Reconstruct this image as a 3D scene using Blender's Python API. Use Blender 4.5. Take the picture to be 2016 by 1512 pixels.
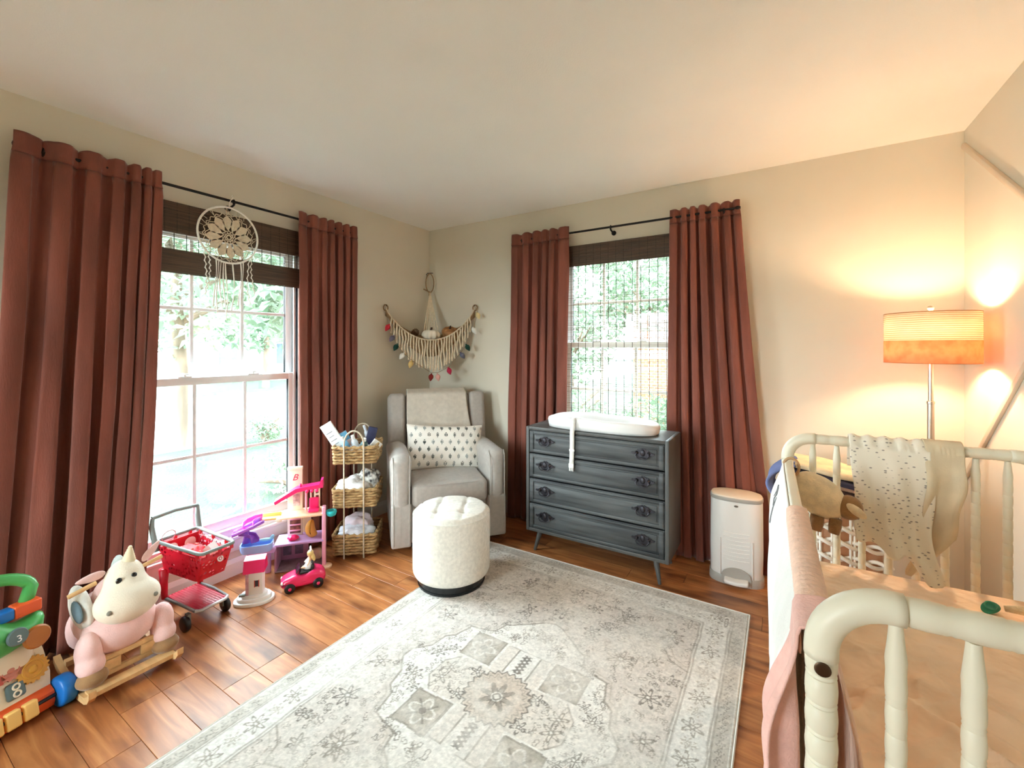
import bpy, bmesh, math, random
import numpy as np
from mathutils import Vector, Matrix, Euler, noise

for _o in list(bpy.data.objects):
    bpy.data.objects.remove(_o)
SC = bpy.context.scene
COL = SC.collection
PI = math.pi

# ---------------------------------------------------------------- camera
cd = bpy.data.cameras.new('camera')
cam = bpy.data.objects.new('camera', cd)
COL.objects.link(cam)
cam.location = (0, 0, 1.355)
cam.rotation_euler = (PI / 2, 0, math.radians(31.72))
cd.sensor_width = 36
cd.lens = 858 / 2016 * 36
cd.shift_y = -71 / 2016
cd.clip_start = .05
cd.clip_end = 300
SC.camera = cam

# ---------------------------------------------------------------- sky, portals, exposure
SKY = 20.0
LAMP = 390.0
wd = bpy.data.worlds.new('sky')
SC.world = wd
wd.use_nodes = True
_n = wd.node_tree.nodes
_l = wd.node_tree.links
_n.clear()
_tc = _n.new('ShaderNodeTexCoord')
_sx = _n.new('ShaderNodeSeparateXYZ')
_rp = _n.new('ShaderNodeValToRGB')
_rp.color_ramp.elements[0].position = 0.0
_rp.color_ramp.elements[0].color = (.88, .97, 1, 1)
_rp.color_ramp.elements[1].position = 1.0
_rp.color_ramp.elements[1].color = (.74, .90, 1, 1)
_bg = _n.new('ShaderNodeBackground')
_bg.inputs['Strength'].default_value = SKY
_wo = _n.new('ShaderNodeOutputWorld')
_l.new(_tc.outputs['Generated'], _sx.inputs[0])
_l.new(_sx.outputs['Z'], _rp.inputs[0])
_l.new(_rp.outputs[0], _bg.inputs[0])
_l.new(_bg.outputs[0], _wo.inputs[0])


def portal(name, loc, rot, sx, sy):
    d = bpy.data.lights.new(name, 'AREA')
    d.shape = 'RECTANGLE'
    d.size, d.size_y = sx, sy
    d.cycles.is_portal = True
    o = bpy.data.objects.new(name, d)
    o.location, o.rotation_euler = loc, rot
    COL.objects.link(o)


portal('window_portal', (-2.93, 1.28, 1.15), (0, -PI / 2, 0), 1.86, 1.0)
portal('window_portal', (-1.0, 3.19, 1.36), (-PI / 2, 0, 0), .94, 1.46)
portal('window_portal', (-1.95, -2.15, 1.3), (PI / 2, 0, 0), 1.4, 1.6)  # portal of the unseen window added for fill

vs = SC.view_settings
vs.view_transform = 'Standard'
vs.look = 'None'
vs.exposure = 0.66
vs.gamma = 1.0
vs.use_curve_mapping = False
SC.cycles.use_denoising = True
SC.cycles.max_bounces = 14
SC.cycles.diffuse_bounces = 8
SC.cycles.glossy_bounces = 4
SC.cycles.transmission_bounces = 8
SC.cycles.transparent_max_bounces = 32
SC.cycles.sample_clamp_indirect = 12
SC.cycles.caustics_reflective = False
SC.cycles.caustics_refractive = False


# ---------------------------------------------------------------- materials
def lin(c):
    out = []
    for v in c:
        v /= 255.0
        out.append(v / 12.92 if v <= .04045 else ((v + .055) / 1.055) ** 2.4)
    return tuple(out)


def new_mat(name):
    m = bpy.data.materials.new(name)
    m.use_nodes = True
    nt = m.node_tree
    return m, nt, nt.nodes, nt.links, nt.nodes['Principled BSDF']


def mat(name, c, rough=.6, var=.12, vs=6, bump=0, bs=150, metal=0, stretch=(1, 1, 1), sheen=0, spec=.5, c2=None, coat=0, bdist=.002, emis=0, detail=3):
    m, nt, n, l, b = new_mat(name)
    tc = n.new('ShaderNodeTexCoord')
    mp = n.new('ShaderNodeMapping')
    mp.inputs['Scale'].default_value = stretch
    l.new(tc.outputs['Object'], mp.inputs[0])
    A = lin(c)
    B = lin(c2) if c2 else tuple(v * (1 - var) for v in A)
    A2 = A if c2 else tuple(min(1, v * (1 + var * .5)) for v in A)
    nz = n.new('ShaderNodeTexNoise')
    nz.inputs['Scale'].default_value = vs
    nz.inputs['Detail'].default_value = detail
    l.new(mp.outputs[0], nz.inputs['Vector'])
    rp = n.new('ShaderNodeValToRGB')
    rp.color_ramp.elements[0].position = .35
    rp.color_ramp.elements[0].color = (*B, 1)
    rp.color_ramp.elements[1].position = .65
    rp.color_ramp.elements[1].color = (*A2, 1)
    l.new(nz.outputs['Fac'], rp.inputs[0])
    l.new(rp.outputs[0], b.inputs['Base Color'])
    b.inputs['Roughness'].default_value = rough
    b.inputs['Metallic'].default_value = metal
    b.inputs['Specular IOR Level'].default_value = spec
    if sheen:
        b.inputs['Sheen Weight'].default_value = sheen
        b.inputs['Sheen Roughness'].default_value = .4
    if coat:
        b.inputs['Coat Weight'].default_value = coat
    if emis:
        l.new(rp.outputs[0], b.inputs['Emission Color'])
        b.inputs['Emission Strength'].default_value = emis
    if bump:
        n2 = n.new('ShaderNodeTexNoise')
        n2.inputs['Scale'].default_value = bs
        n2.inputs['Detail'].default_value = 2
        l.new(mp.outputs[0], n2.inputs['Vector'])
        bp = n.new('ShaderNodeBump')
        bp.inputs['Strength'].default_value = bump
        bp.inputs['Distance'].default_value = bdist
        l.new(n2.outputs['Fac'], bp.inputs['Height'])
        l.new(bp.outputs[0], b.inputs['Normal'])
    return m


def attr_mat(name, rough=.85, bump=.3, bs=400, bdist=.002, sheen=0):
    m, nt, n, l, b = new_mat(name)
    a = n.new('ShaderNodeAttribute')
    a.attribute_name = 'Col'
    l.new(a.outputs['Color'], b.inputs['Base Color'])
    b.inputs['Roughness'].default_value = rough
    b.inputs['Sheen Weight'].default_value = sheen
    tc = n.new('ShaderNodeTexCoord')
    n2 = n.new('ShaderNodeTexNoise')
    n2.inputs['Scale'].default_value = bs
    l.new(tc.outputs['Object'], n2.inputs['Vector'])
    bp = n.new('ShaderNodeBump')
    bp.inputs['Strength'].default_value = bump
    bp.inputs['Distance'].default_value = bdist
    l.new(n2.outputs['Fac'], bp.inputs['Height'])
    l.new(bp.outputs[0], b.inputs['Normal'])
    return m


def translucent_mat(name, c, tfac=.5, rough=.8, c2=None, vs=10, wave=0):
    """cloth, leaf or lamp shade that passes some light"""
    m, nt, n, l, b = new_mat(name)
    tc = n.new('ShaderNodeTexCoord')
    nz = n.new('ShaderNodeTexNoise')
    nz.inputs['Scale'].default_value = vs
    l.new(tc.outputs['Object'], nz.inputs['Vector'])
    rp = n.new('ShaderNodeValToRGB')
    A = lin(c)
    B = lin(c2) if c2 else tuple(v * .85 for v in A)
    rp.color_ramp.elements[0].position = .35
    rp.color_ramp.elements[0].color = (*B, 1)
    rp.color_ramp.elements[1].position = .65
    rp.color_ramp.elements[1].color = (*A, 1)
    l.new(nz.outputs['Fac'], rp.inputs[0])
    l.new(rp.outputs[0], b.inputs['Base Color'])
    b.inputs['Roughness'].default_value = rough
    t = n.new('ShaderNodeBsdfTranslucent')
    l.new(rp.outputs[0], t.inputs['Color'])
    mx = n.new('ShaderNodeMixShader')
    mx.inputs[0].default_value = tfac
    l.new(b.outputs[0], mx.inputs[1])
    l.new(t.outputs[0], mx.inputs[2])
    l.new(mx.outputs[0], n['Material Output'].inputs['Surface'])
    return m


def glass_mat(name, tint=(.97, .99, .98), refl=.06):
    m, nt, n, l, b = new_mat(name)
    n.remove(b)
    t = n.new('ShaderNodeBsdfTransparent')
    t.inputs[0].default_value = (*tint, 1)
    g = n.new('ShaderNodeBsdfGlossy')
    g.inputs['Roughness'].default_value = .02
    mx = n.new('ShaderNodeMixShader')
    mx.inputs[0].default_value = refl
    l.new(t.outputs[0], mx.inputs[1])
    l.new(g.outputs[0], mx.inputs[2])
    l.new(mx.outputs[0], n['Material Output'].inputs['Surface'])
    return m


# ---------------------------------------------------------------- mesh builder
class MB:
    def __init__(s):
        s.v, s.f = [], []

    def raw(s, vs, fs, M=None):
        k = len(s.v)
        if M is not None:
            vs = [M @ Vector(v) for v in vs]
        s.v.extend([tuple(v) for v in vs])
        s.f.extend([tuple(i + k for i in f) for f in fs])
        return s

    def box(s, c, size, rot=None, M=None):
        x, y, z = (d / 2 for d in size)
        vs = [Vector(p) for p in ((-x, -y, -z), (x, -y, -z), (x, y, -z), (-x, y, -z), (-x, -y, z), (x, -y, z), (x, y, z), (-x, y, z))]
        if rot is not None:
            R = Euler(rot).to_matrix()
            vs = [R @ v for v in vs]
        c = Vector(c)
        return s.raw([v + c for v in vs], [(0, 3, 2, 1), (4, 5, 6, 7), (0, 1, 5, 4), (1, 2, 6, 5), (2, 3, 7, 6), (3, 0, 4, 7)], M)

    def rbox(s, c, size, r, seg=3, rot=None, sub=(0, 0, 0), fn=None, M=None):
        h = [d / 2 for d in size]
        r = min(r, min(h) * .999)
        inner = [a - r for a in h]
        ticks = []
        for k in range(3):
            A = [r * math.tan(PI / 4 * i / seg) for i in range(seg + 1)]
            t = [-inner[k] - a for a in reversed(A)]
            t += [-inner[k] + 2 * inner[k] * i / (sub[k] + 1) for i in range(1, sub[k] + 1)]
            t += [inner[k] + a for a in A]
            ticks.append(t)
        verts, idx, faces = [], {}, []
        R = Euler(rot).to_matrix() if rot is not None else None
        c = Vector(c)

        def vid(p):
            key = tuple(round(q, 6) for q in p)
            if key in idx:
                return idx[key]
            q = [max(-inner[k], min(inner[k], p[k])) for k in range(3)]
            d = Vector((p[0] - q[0], p[1] - q[1], p[2] - q[2]))
            if d.length > 1e-9:
                d = d.normalized() * r
            w = Vector(q) + d
            if fn:
                w = Vector(fn(w))
            if R:
                w = R @ w
            idx[key] = len(verts)
            verts.append(w + c)
            return idx[key]
        for ax in range(3):
            u, v = (ax + 1) % 3, (ax + 2) % 3
            for sg in (-1, 1):
                for i in range(len(ticks[u]) - 1):
                    for j in range(len(ticks[v]) - 1):
                        q = []
                        for a, b in ((i, j), (i + 1, j), (i + 1, j + 1), (i, j + 1)):
                            p = [0, 0, 0]
                            p[ax] = sg * (inner[ax] + r)
                            p[u], p[v] = ticks[u][a], ticks[v][b]
                            q.append(vid(p))
                        if sg < 0:
                            q.reverse()
                        if len(set(q)) >= 3:
                            faces.append(tuple(dict.fromkeys(q)))
        return s.raw(verts, faces, M)

    def tube(s, pts, r, n=8, closed=False, caps=True, M=None, squash=1.0):
        pts = [Vector(p) for p in pts]
        m = len(pts)
        rs = r if isinstance(r, (list, tuple)) else [r] * m
        tang = []
        for i in range(m):
            a = pts[(i - 1) % m] if (closed or i > 0) else pts[i]
            b = pts[(i + 1) % m] if (closed or i < m - 1) else pts[i]
            t = (b - a)
            tang.append(t.normalized() if t.length > 1e-9 else Vector((0, 0, 1)))
        up = Vector((0, 0, 1)) if abs(tang[0].z) < .9 else Vector((1, 0, 0))
        nrm = (up - tang[0] * up.dot(tang[0])).normalized()
        vs, fs = [], []
        for i in range(m):
            nrm = nrm - tang[i] * nrm.dot(tang[i])
            nrm = nrm.normalized() if nrm.length > 1e-6 else tang[i].orthogonal().normalized()
            bn = tang[i].cross(nrm)
            for k in range(n):
                a = 2 * PI * k / n
                vs.append(pts[i] + (nrm * math.cos(a) * squash + bn * math.sin(a)) * rs[i])
        for i in range(m if closed else m - 1):
            j = (i + 1) % m
            for k in range(n):
                k2 = (k + 1) % n
                fs.append((i * n + k, i * n + k2, j * n + k2, j * n + k))
        if caps and not closed:
            fs.append(tuple(reversed(range(n))))
            fs.append(tuple((m - 1) * n + k for k in range(n)))
        return s.raw(vs, fs, M)

    def cyl(s, p0, p1, r0, r1=None, n=20, M=None):
        return s.tube([p0, p1], [r0, r0 if r1 is None else r1], n, M=M)

    def lathe(s, prof, n=24, c=(0, 0, 0), M=None, caps=True, sx=1, sy=1):
        vs, fs = [], []
        for r, z in prof:
            for k in range(n):
                a = 2 * PI * k / n
                vs.append((c[0] + r * math.cos(a) * sx, c[1] + r * math.sin(a) * sy, c[2] + z))
        for i in range(len(prof) - 1):
            for k in range(n):
                k2 = (k + 1) % n
                fs.append((i * n + k, i * n + k2, (i + 1) * n + k2, (i + 1) * n + k))
        if caps:
            fs.append(tuple(reversed(range(n))))
            fs.append(tuple((len(prof) - 1) * n + k for k in range(n)))
        return s.raw(vs, fs, M)

    def ell(s, c, rad, n=16, m=10, rot=None, M=None, fn=None):
        vs, fs = [], []
        R = Euler(rot).to_matrix() if rot is not None else None
        for j in range(m + 1):
            th = PI * j / m
            for k in range(n):
                a = 2 * PI * k / n
                p = Vector((rad[0] * math.sin(th) * math.cos(a), rad[1] * math.sin(th) * math.sin(a), rad[2] * math.cos(th)))
                if fn:
                    p = Vector(fn(p))
                if R:
                    p = R @ p
                vs.append(p + Vector(c))
        for j in range(m):
            for k in range(n):
                k2 = (k + 1) % n
                fs.append((j * n + k, (j + 1) * n + k, (j + 1) * n + k2, j * n + k2))
        return s.raw(vs, fs, M)

    def grid(s, nu, nv, fn, M=None):
        vs = [fn(i / (nu - 1), j / (nv - 1)) for j in range(nv) for i in range(nu)]
        fs = [(j * nu + i, j * nu + i + 1, (j + 1) * nu + i + 1, (j + 1) * nu + i) for j in range(nv - 1) for i in range(nu - 1)]
        return s.raw(vs, fs, M)

    def prism(s, poly, z0, z1, M=None):
        n = len(poly)
        vs = [(x, y, z0) for x, y in poly] + [(x, y, z1) for x, y in poly]
        fs = [tuple(reversed(range(n))), tuple(range(n, 2 * n))]
        fs += [(i, (i + 1) % n, n + (i + 1) % n, n + i) for i in range(n)]
        return s.raw(vs, fs, M)

    def torus(s, c, R, r, M=None, n=32, k=10, ax='z', sx=1, sy=1):
        pts = []
        for i in range(n):
            a = 2 * PI * i / n
            x, y = R * math.cos(a) * sx, R * math.sin(a) * sy
            p = (x, y, 0) if ax == 'z' else ((x, 0, y) if ax == 'y' else (0, x, y))
            pts.append(Vector(p) + Vector(c))
        return s.tube(pts, r, k, closed=True, M=M)

    def mesh(s, name, smooth=40):
        me = bpy.data.meshes.new(name)
        me.from_pydata(s.v, [], s.f)
        if len(s.f) < 60000:
            bm = bmesh.new()
            bm.from_mesh(me)
            bmesh.ops.remove_doubles(bm, verts=bm.verts, dist=1e-6)
            bmesh.ops.recalc_face_normals(bm, faces=bm.faces)
            bm.to_mesh(me)
            bm.free()
        if smooth:
            me.shade_smooth()
            if smooth < 180:
                me.set_sharp_from_angle(angle=math.radians(smooth))
        me.update()
        return me

    def build(s, name, m, parent=None, smooth=40, loc=None, rot=None):
        me = s.mesh(name, smooth)
        if m:
            me.materials.append(m)
        return link(name, me, parent, loc, rot)


def link(name, data, parent=None, loc=None, rot=None, scale=None):
    o = bpy.data.objects.new(name, data)
    COL.objects.link(o)
    if parent is not None:
        o.parent = parent
    if loc is not None:
        o.location = loc
    if rot is not None:
        o.rotation_euler = rot
    if scale is not None:
        o.scale = scale
    return o


def tag(o, label, cat, group=None):
    o['label'], o['category'] = label, cat
    if group:
        o['group'] = group
    return o


def thing(name, label, cat, loc=(0, 0, 0), rz=0, group=None, rot=None):
    o = bpy.data.objects.new(name, None)
    o.empty_display_size = .05
    COL.objects.link(o)
    o.location = loc
    o.rotation_euler = rot if rot else (0, 0, math.radians(rz))
    return tag(o, label, cat, group)


def struct(o):
    o['kind'] = 'structure'
    return o


def stuff(o):
    o['kind'] = 'stuff'
    return o


def solid(o, t, off=0):
    m = o.modifiers.new('thick', 'SOLIDIFY')
    m.thickness = t
    m.offset = off
    return o


def blob(o, vox=.006, it=6):
    """melt overlapping ellipsoids of one body into one skin"""
    m = o.modifiers.new('melt', 'REMESH')
    m.mode = 'VOXEL'
    m.voxel_size = vox
    m.use_smooth_shade = True
    m2 = o.modifiers.new('soft', 'SMOOTH')
    m2.iterations = it
    m2.factor = .5
    return o


def text(name, s, size, m, parent, loc, rot, shear=0, ext=.0006):
    d = bpy.data.curves.new(name, 'FONT')
    d.body = s
    d.size = size
    d.align_x, d.align_y = 'CENTER', 'CENTER'
    d.extrude = ext
    d.shear = shear
    tmp = bpy.data.objects.new(name, d)
    COL.objects.link(tmp)
    me = bpy.data.meshes.new_from_object(tmp.evaluated_get(bpy.context.evaluated_depsgraph_get()))
    bpy.data.objects.remove(tmp)
    me.materials.clear()
    me.materials.append(m)
    return link(name, me, parent, loc, rot)


def nz(x, y, z, s=1.0, seed=0.0):
    return noise.noise((x * s + seed * 7.3, y * s - seed * 3.1, z * s + seed))


def smooth01(a, b, x):
    t = max(0.0, min(1.0, (x - a) / (b - a)))
    return t * t * (3 - 2 * t)
# ---------------------------------------------------------------- shared materials
M_wall = mat('wall_paint', (219, 212, 196), .75, .03, 2, .12, 260)
M_ceil = mat('ceiling_paint', (243, 243, 239), .85, .02, 2, .3, 180, bdist=.003)
M_white = mat('white_trim', (238, 238, 236), .45, .03, 3)
M_vinyl = mat('white_vinyl', (236, 238, 240), .4, .02, 3)
M_glass = glass_mat('window_glass')
M_black = mat('black_iron', (34, 30, 30), .45, .1, 10, metal=.6)
M_velvet = mat('rust_velvet', (132, 74, 60), .85, .30, 9, .4, 200, sheen=.25, stretch=(1, 1, .22), detail=6, bdist=.003)
M_bamboo = mat('dark_bamboo', (84, 62, 46), .55, .45, 14, .3, 90, stretch=(.3, .3, 9))
M_reed = mat('pale_reed', (150, 130, 104), .6, .4, 20, stretch=(.3, .3, 9))
M_string = mat('shade_string', (52, 44, 38), .8)
M_trimtan = mat('tan_trim', (214, 198, 176), .7, .05, 4)


def plank_mat():
    m, nt, n, l, b = new_mat('plank_wood')
    tc = n.new('ShaderNodeTexCoord')
    oi = n.new('ShaderNodeObjectInfo')
    off = n.new('ShaderNodeVectorMath')
    off.operation = 'SCALE'
    off.inputs[0].default_value = (37.0, 19.0, 53.0)
    l.new(oi.outputs['Random'], off.inputs['Scale'])
    ad = n.new('ShaderNodeVectorMath')
    l.new(tc.outputs['Object'], ad.inputs[0])
    l.new(off.outputs[0], ad.inputs[1])
    mp = n.new('ShaderNodeMapping')
    mp.inputs['Scale'].default_value = (1.6, 13, 13)
    l.new(ad.outputs[0], mp.inputs[0])
    g = n.new('ShaderNodeTexNoise')
    g.inputs['Scale'].default_value = 1.6
    g.inputs['Detail'].default_value = 6
    g.inputs['Distortion'].default_value = 1.2
    l.new(mp.outputs[0], g.inputs['Vector'])
    mp2 = n.new('ShaderNodeMapping')
    mp2.inputs['Scale'].default_value = (3.0, 7, 7)
    l.new(ad.outputs[0], mp2.inputs[0])
    k = n.new('ShaderNodeTexNoise')
    k.inputs['Scale'].default_value = 1.1
    k.inputs['Detail'].default_value = 2
    l.new(mp2.outputs[0], k.inputs['Vector'])
    kr = n.new('ShaderNodeValToRGB')
    kr.color_ramp.elements[0].position = .30
    kr.color_ramp.elements[0].color = (.42, .36, .33, 1)
    kr.color_ramp.elements[1].position = .48
    kr.color_ramp.elements[1].color = (1, 1, 1, 1)
    l.new(k.outputs['Fac'], kr.inputs[0])
    rp = n.new('ShaderNodeValToRGB')
    e = rp.color_ramp.elements
    e[0].position, e[0].color = .3, (*lin((148, 88, 50)), 1)
    e[1].position, e[1].color = .72, (*lin((206, 142, 88)), 1)
    x = e.new(.5)
    x.color = (*lin((178, 112, 64)), 1)
    l.new(g.outputs['Fac'], rp.inputs[0])
    mu = n.new('ShaderNodeMix')
    mu.data_type = 'RGBA'
    mu.blend_type = 'MULTIPLY'
    mu.inputs[0].default_value = 1
    l.new(rp.outputs[0], mu.inputs[6])
    l.new(kr.outputs[0], mu.inputs[7])
    hs = n.new('ShaderNodeHueSaturation')
    mr = n.new('ShaderNodeMapRange')
    mr.inputs[3].default_value = .84
    mr.inputs[4].default_value = 1.14
    l.new(oi.outputs['Random'], mr.inputs[0])
    l.new(mr.outputs[0], hs.inputs['Value'])
    l.new(mu.outputs[2], hs.inputs['Color'])
    l.new(hs.outputs[0], b.inputs['Base Color'])
    b.inputs['Roughness'].default_value = .36
    b.inputs['Specular IOR Level'].default_value = .55
    bp = n.new('ShaderNodeBump')
    bp.inputs['Strength'].default_value = .12
    bp.inputs['Distance'].default_value = .002
    l.new(g.outputs['Fac'], bp.inputs['Height'])
    l.new(bp.outputs[0], b.inputs['Normal'])
    return m


M_plank = plank_mat()

# ---------------------------------------------------------------- room shell
XL, XR, YB, YR, ZC = -2.78, .778, 3.04, -2.0, 2.44
fl = MB()
fl.box(((XL + XR) / 2, (YB + YR) / 2, -.07), (XR - XL + .3, YB - YR + .3, .11))
floor = struct(fl.build('floor', mat('floor_bed', (60, 34, 20), .8), smooth=0))


def plank_mesh(L):
    W, T, c = .128, .015, .0009
    b = MB()
    x, y = L / 2 - .0006, W / 2 - .0006
    vs = [(-x, -y, -T), (x, -y, -T), (x, y, -T), (-x, y, -T), (-x, -y, -c), (x, -y, -c), (x, y, -c), (-x, y, -c),
          (-x + c, -y + c, 0), (x - c, -y + c, 0), (x - c, y - c, 0), (-x + c, y - c, 0)]
    fs = []
    for a in (0, 4):
        fs += [(a + i, a + (i + 1) % 4, a + 4 + (i + 1) % 4, a + 4 + i) for i in range(4)]
    fs.append((8, 9, 10, 11))
    b.raw(vs, fs)
    me = b.mesh('plank', 0)
    me.materials.append(M_plank)
    return me


rng = random.Random(5)
_pm = {}
for row in range(int((YB - YR) / .128) + 1):
    y = YB - .064 - row * .128
    if y - .064 < YR:
        break
    x = XL
    first = True
    while x < XR - .01:
        L = rng.choice([.5, .7, .9, 1.1]) if first else rng.choice([.9, 1.1, 1.3])
        if y < .0:
            L = 1.8
        first = False
        L = min(L, XR - x)
        if XR - x - L < .25:
            L = XR - x
        key = round(L, 2)
        if key not in _pm:
            _pm[key] = plank_mesh(key)
        link('plank', _pm[key], floor, (x + key / 2, y, 0))
        x += L

struct(MB().box(((XL + XR) / 2, (YB + YR) / 2, ZC + .06), (XR - XL + .3, YB - YR + .3, .12)).build('ceiling', M_ceil, smooth=0))


def wall(name, ax, c, t, a0, a1, hole=None, m=M_wall):
    """ax 'x': plane x=c, runs along y.  hole = (a_lo, a_hi, z_lo, z_hi)"""
    b = MB()

    def seg(p, q, z0, z1):
        if ax == 'x':
            b.box((c + t / 2, (p + q) / 2, (z0 + z1) / 2), (abs(t), q - p, z1 - z0))
        else:
            b.box(((p + q) / 2, c + t / 2, (z0 + z1) / 2), (q - p, abs(t), z1 - z0))
    if hole:
        h0, h1, z0, z1 = hole
        seg(a0, h0, 0, ZC)
        seg(h1, a1, 0, ZC)
        seg(h0, h1, 0, z0)
        seg(h0, h1, z1, ZC)
    else:
        seg(a0, a1, 0, ZC)
    return struct(b.build(name, m, smooth=0))


WA = (.782, 1.798, .23, 2.06)     # left window opening (y, z)
WB = (-1.47, -.53, .63, 2.08)     # back window opening (x, z)
WC = (-2.65, -1.25, .5, 2.1)          # unseen rear window, added behind the camera for fill daylight
wall('wall_left', 'x', XL, -.14, YR - .14, YB + .14, WA)
wall('wall_back', 'y', YB, .14, XL, XR, WB)
wall('wall_right', 'x', XR, .14, YR - .14, YB + .14)
wall('wall_rear', 'y', YR, -.14, XL, XR, WC)

BBP = [(0, 0), (.014, 0), (.014, .075), (.009, .088), (.004, .1), (0, .1)]


def baseboard(name, p0, p1, n):
    """profile swept from p0 to p1, n = direction into the room"""
    b = MB()
    vs = []
    for p in (p0, p1):
        for d, z in BBP:
            vs.append((p[0] + n[0] * d, p[1] + n[1] * d, z))
    k = len(BBP)
    b.raw(vs, [(i, (i + 1) % k, k + (i + 1) % k, k + i) for i in range(k)] + [tuple(range(k)), tuple(range(k, 2 * k))])
    return struct(b.build(name, M_white, smooth=0))


baseboard('baseboard_left', (XL, YR), (XL, YB), (1, 0))
baseboard('baseboard_back', (XL, YB), (XR, YB), (0, -1))
baseboard('baseboard_right', (XR, YR), (XR, YB), (-1, 0))
for i, (z0, z1) in enumerate(((2.365, 1.645), (.69, 1.645))):
    y0, y1 = 3.03, 1.985
    L = math.hypot(y1 - y0, z1 - z0)
    a = math.atan2(z1 - z0, y1 - y0)
    struct(MB().rbox((XR - .007, (y0 + y1) / 2, (z0 + z1) / 2), (.014, L, .026), .003, 1, rot=(a, 0, 0)).build('trim_%d' % (i + 1), M_trimtan))


# ---------------------------------------------------------------- windows (local: x along wall, y outward, z up)
def window(name, origin, rz, w, z0, z1, cols=3, stool=True):
    root = struct(bpy.data.objects.new(name, None))
    COL.objects.link(root)
    root.location = origin
    root.rotation_euler = (0, 0, rz)
    hw = w / 2
    F, S = .05, .046
    b = MB()
    for sx in (-1, 1):
        b.rbox((sx * (hw - F / 2), .06, (z0 + z1) / 2), (F, .12, z1 - z0), .004, 1)
        b.box((sx * (hw - F - .006), .035, (z0 + z1) / 2), (.012, .012, z1 - z0 - .05))
        b.box((sx * (hw - F - .006), .075, (z0 + z1) / 2), (.012, .012, z1 - z0 - .05))
    b.rbox((0, .06, z1 - F / 2), (w - 2 * F, .12, F), .004, 1)
    b.rbox((0, .06, z0 + F / 2), (w - 2 * F, .12, F), .004, 1)
    b.build('window_frame', M_vinyl, root)
    zm = (z0 + z1) / 2 + .022
    gx = hw - F - S

    def sash(nm, y, za, zb, rail_lo, rail_hi):
        s = MB()
        for sx in (-1, 1):
            s.rbox((sx * (gx + S / 2), y, (za + zb) / 2), (S, .03, zb - za), .004, 1)
        s.rbox((0, y, za + rail_lo / 2), (2 * gx, .03, rail_lo), .004, 1)
        s.rbox((0, y, zb - rail_hi / 2), (2 * gx, .03, rail_hi), .004, 1)
        o = s.build(nm, M_vinyl, root)
        ga, gb = za + rail_lo, zb - rail_hi
        px = [-gx + 2 * gx * i / cols for i in range(cols + 1)]
        pz = [ga, (ga + gb) / 2, gb]
        for x in px[1:-1]:
            MB().rbox((x, y, (ga + gb) / 2), (.019, .012, gb - ga), .003, 1).build('muntin', M_vinyl, o)
        MB().rbox((0, y, pz[1]), (2 * gx, .010, .019), .003, 1).build('muntin', M_vinyl, o)
        for i in range(cols):
            for j in range(2):
                MB().box(((px[i] + px[i + 1]) / 2, y, (pz[j] + pz[j + 1]) / 2), (px[i + 1] - px[i] - .001, .004, pz[j + 1] - pz[j] - .001)).build('pane', M_glass, o, smooth=0)
        return o
    sash('upper_sash', .085, zm - .022, z1 - F + .004, .04, .045)
    lo = sash('lower_sash', .05, z0 + F - .004, zm + .022, .06, .042)
    for sx in (-.45, .45):
        k = MB()
        k.rbox((sx * gx, .046, zm + .026), (.07, .022, .008), .003, 1)
        k.cyl((sx * gx, .046, zm + .026), (sx * gx, .046, zm + .038), .009, n=12)
        k.rbox((sx * gx + .012, .04, zm + .04), (.05, .01, .007), .003, 1, rot=(0, 0, .3))
        k.build('sash_lock', M_vinyl, lo)
    if stool:
        s = MB()
        s.rbox((0, -.006, z0 - .006), (w + .02, .036, .02), .005, 2)
        s.rbox((0, -.006, z0 - .05), (w - .02, .013, .07), .003, 1)
        s.build('window_sill', M_white, root)
    return root


window('window_1', (XL, 1.29, 0), PI / 2, 1.012, WA[2], WA[3])
window('window_2', (-1.0, YB, 0), 0, .936, WB[2], WB[3])
window('added_fill_window', (-1.95, YR, 0), PI, 1.4, WC[2], WC[3], 3, False)  # out of view, added to let fill daylight into the room

# ---------------------------------------------------------------- outdoors
GZ = -.45
M_lawn = mat('lawn', (58, 74, 60), .95, .3, 2.2, .8, 30, c2=(44, 60, 46), bdist=.03)
M_road = mat('pale_concrete', (206, 206, 204), .9, .08, .6)
M_leaf = [translucent_mat('leaf_pale', (150, 166, 148), .35, .5, c2=(106, 130, 104), vs=1.2), translucent_mat('leaf_mid', (136, 156, 132), .35, .5, c2=(88, 114, 88), vs=1.2)]
M_bark = mat('tree_bark', (120, 104, 90), .9, .3, 8, .6, 30, stretch=(1, 1, .2))
struct(MB().box((0, 0, GZ - .05), (140, 140, .1)).build('ground', M_lawn, smooth=0))
struct(MB().box((-13.5, 10, GZ + .01), (9, 90, .03)).build('road', M_road, smooth=0))


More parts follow.
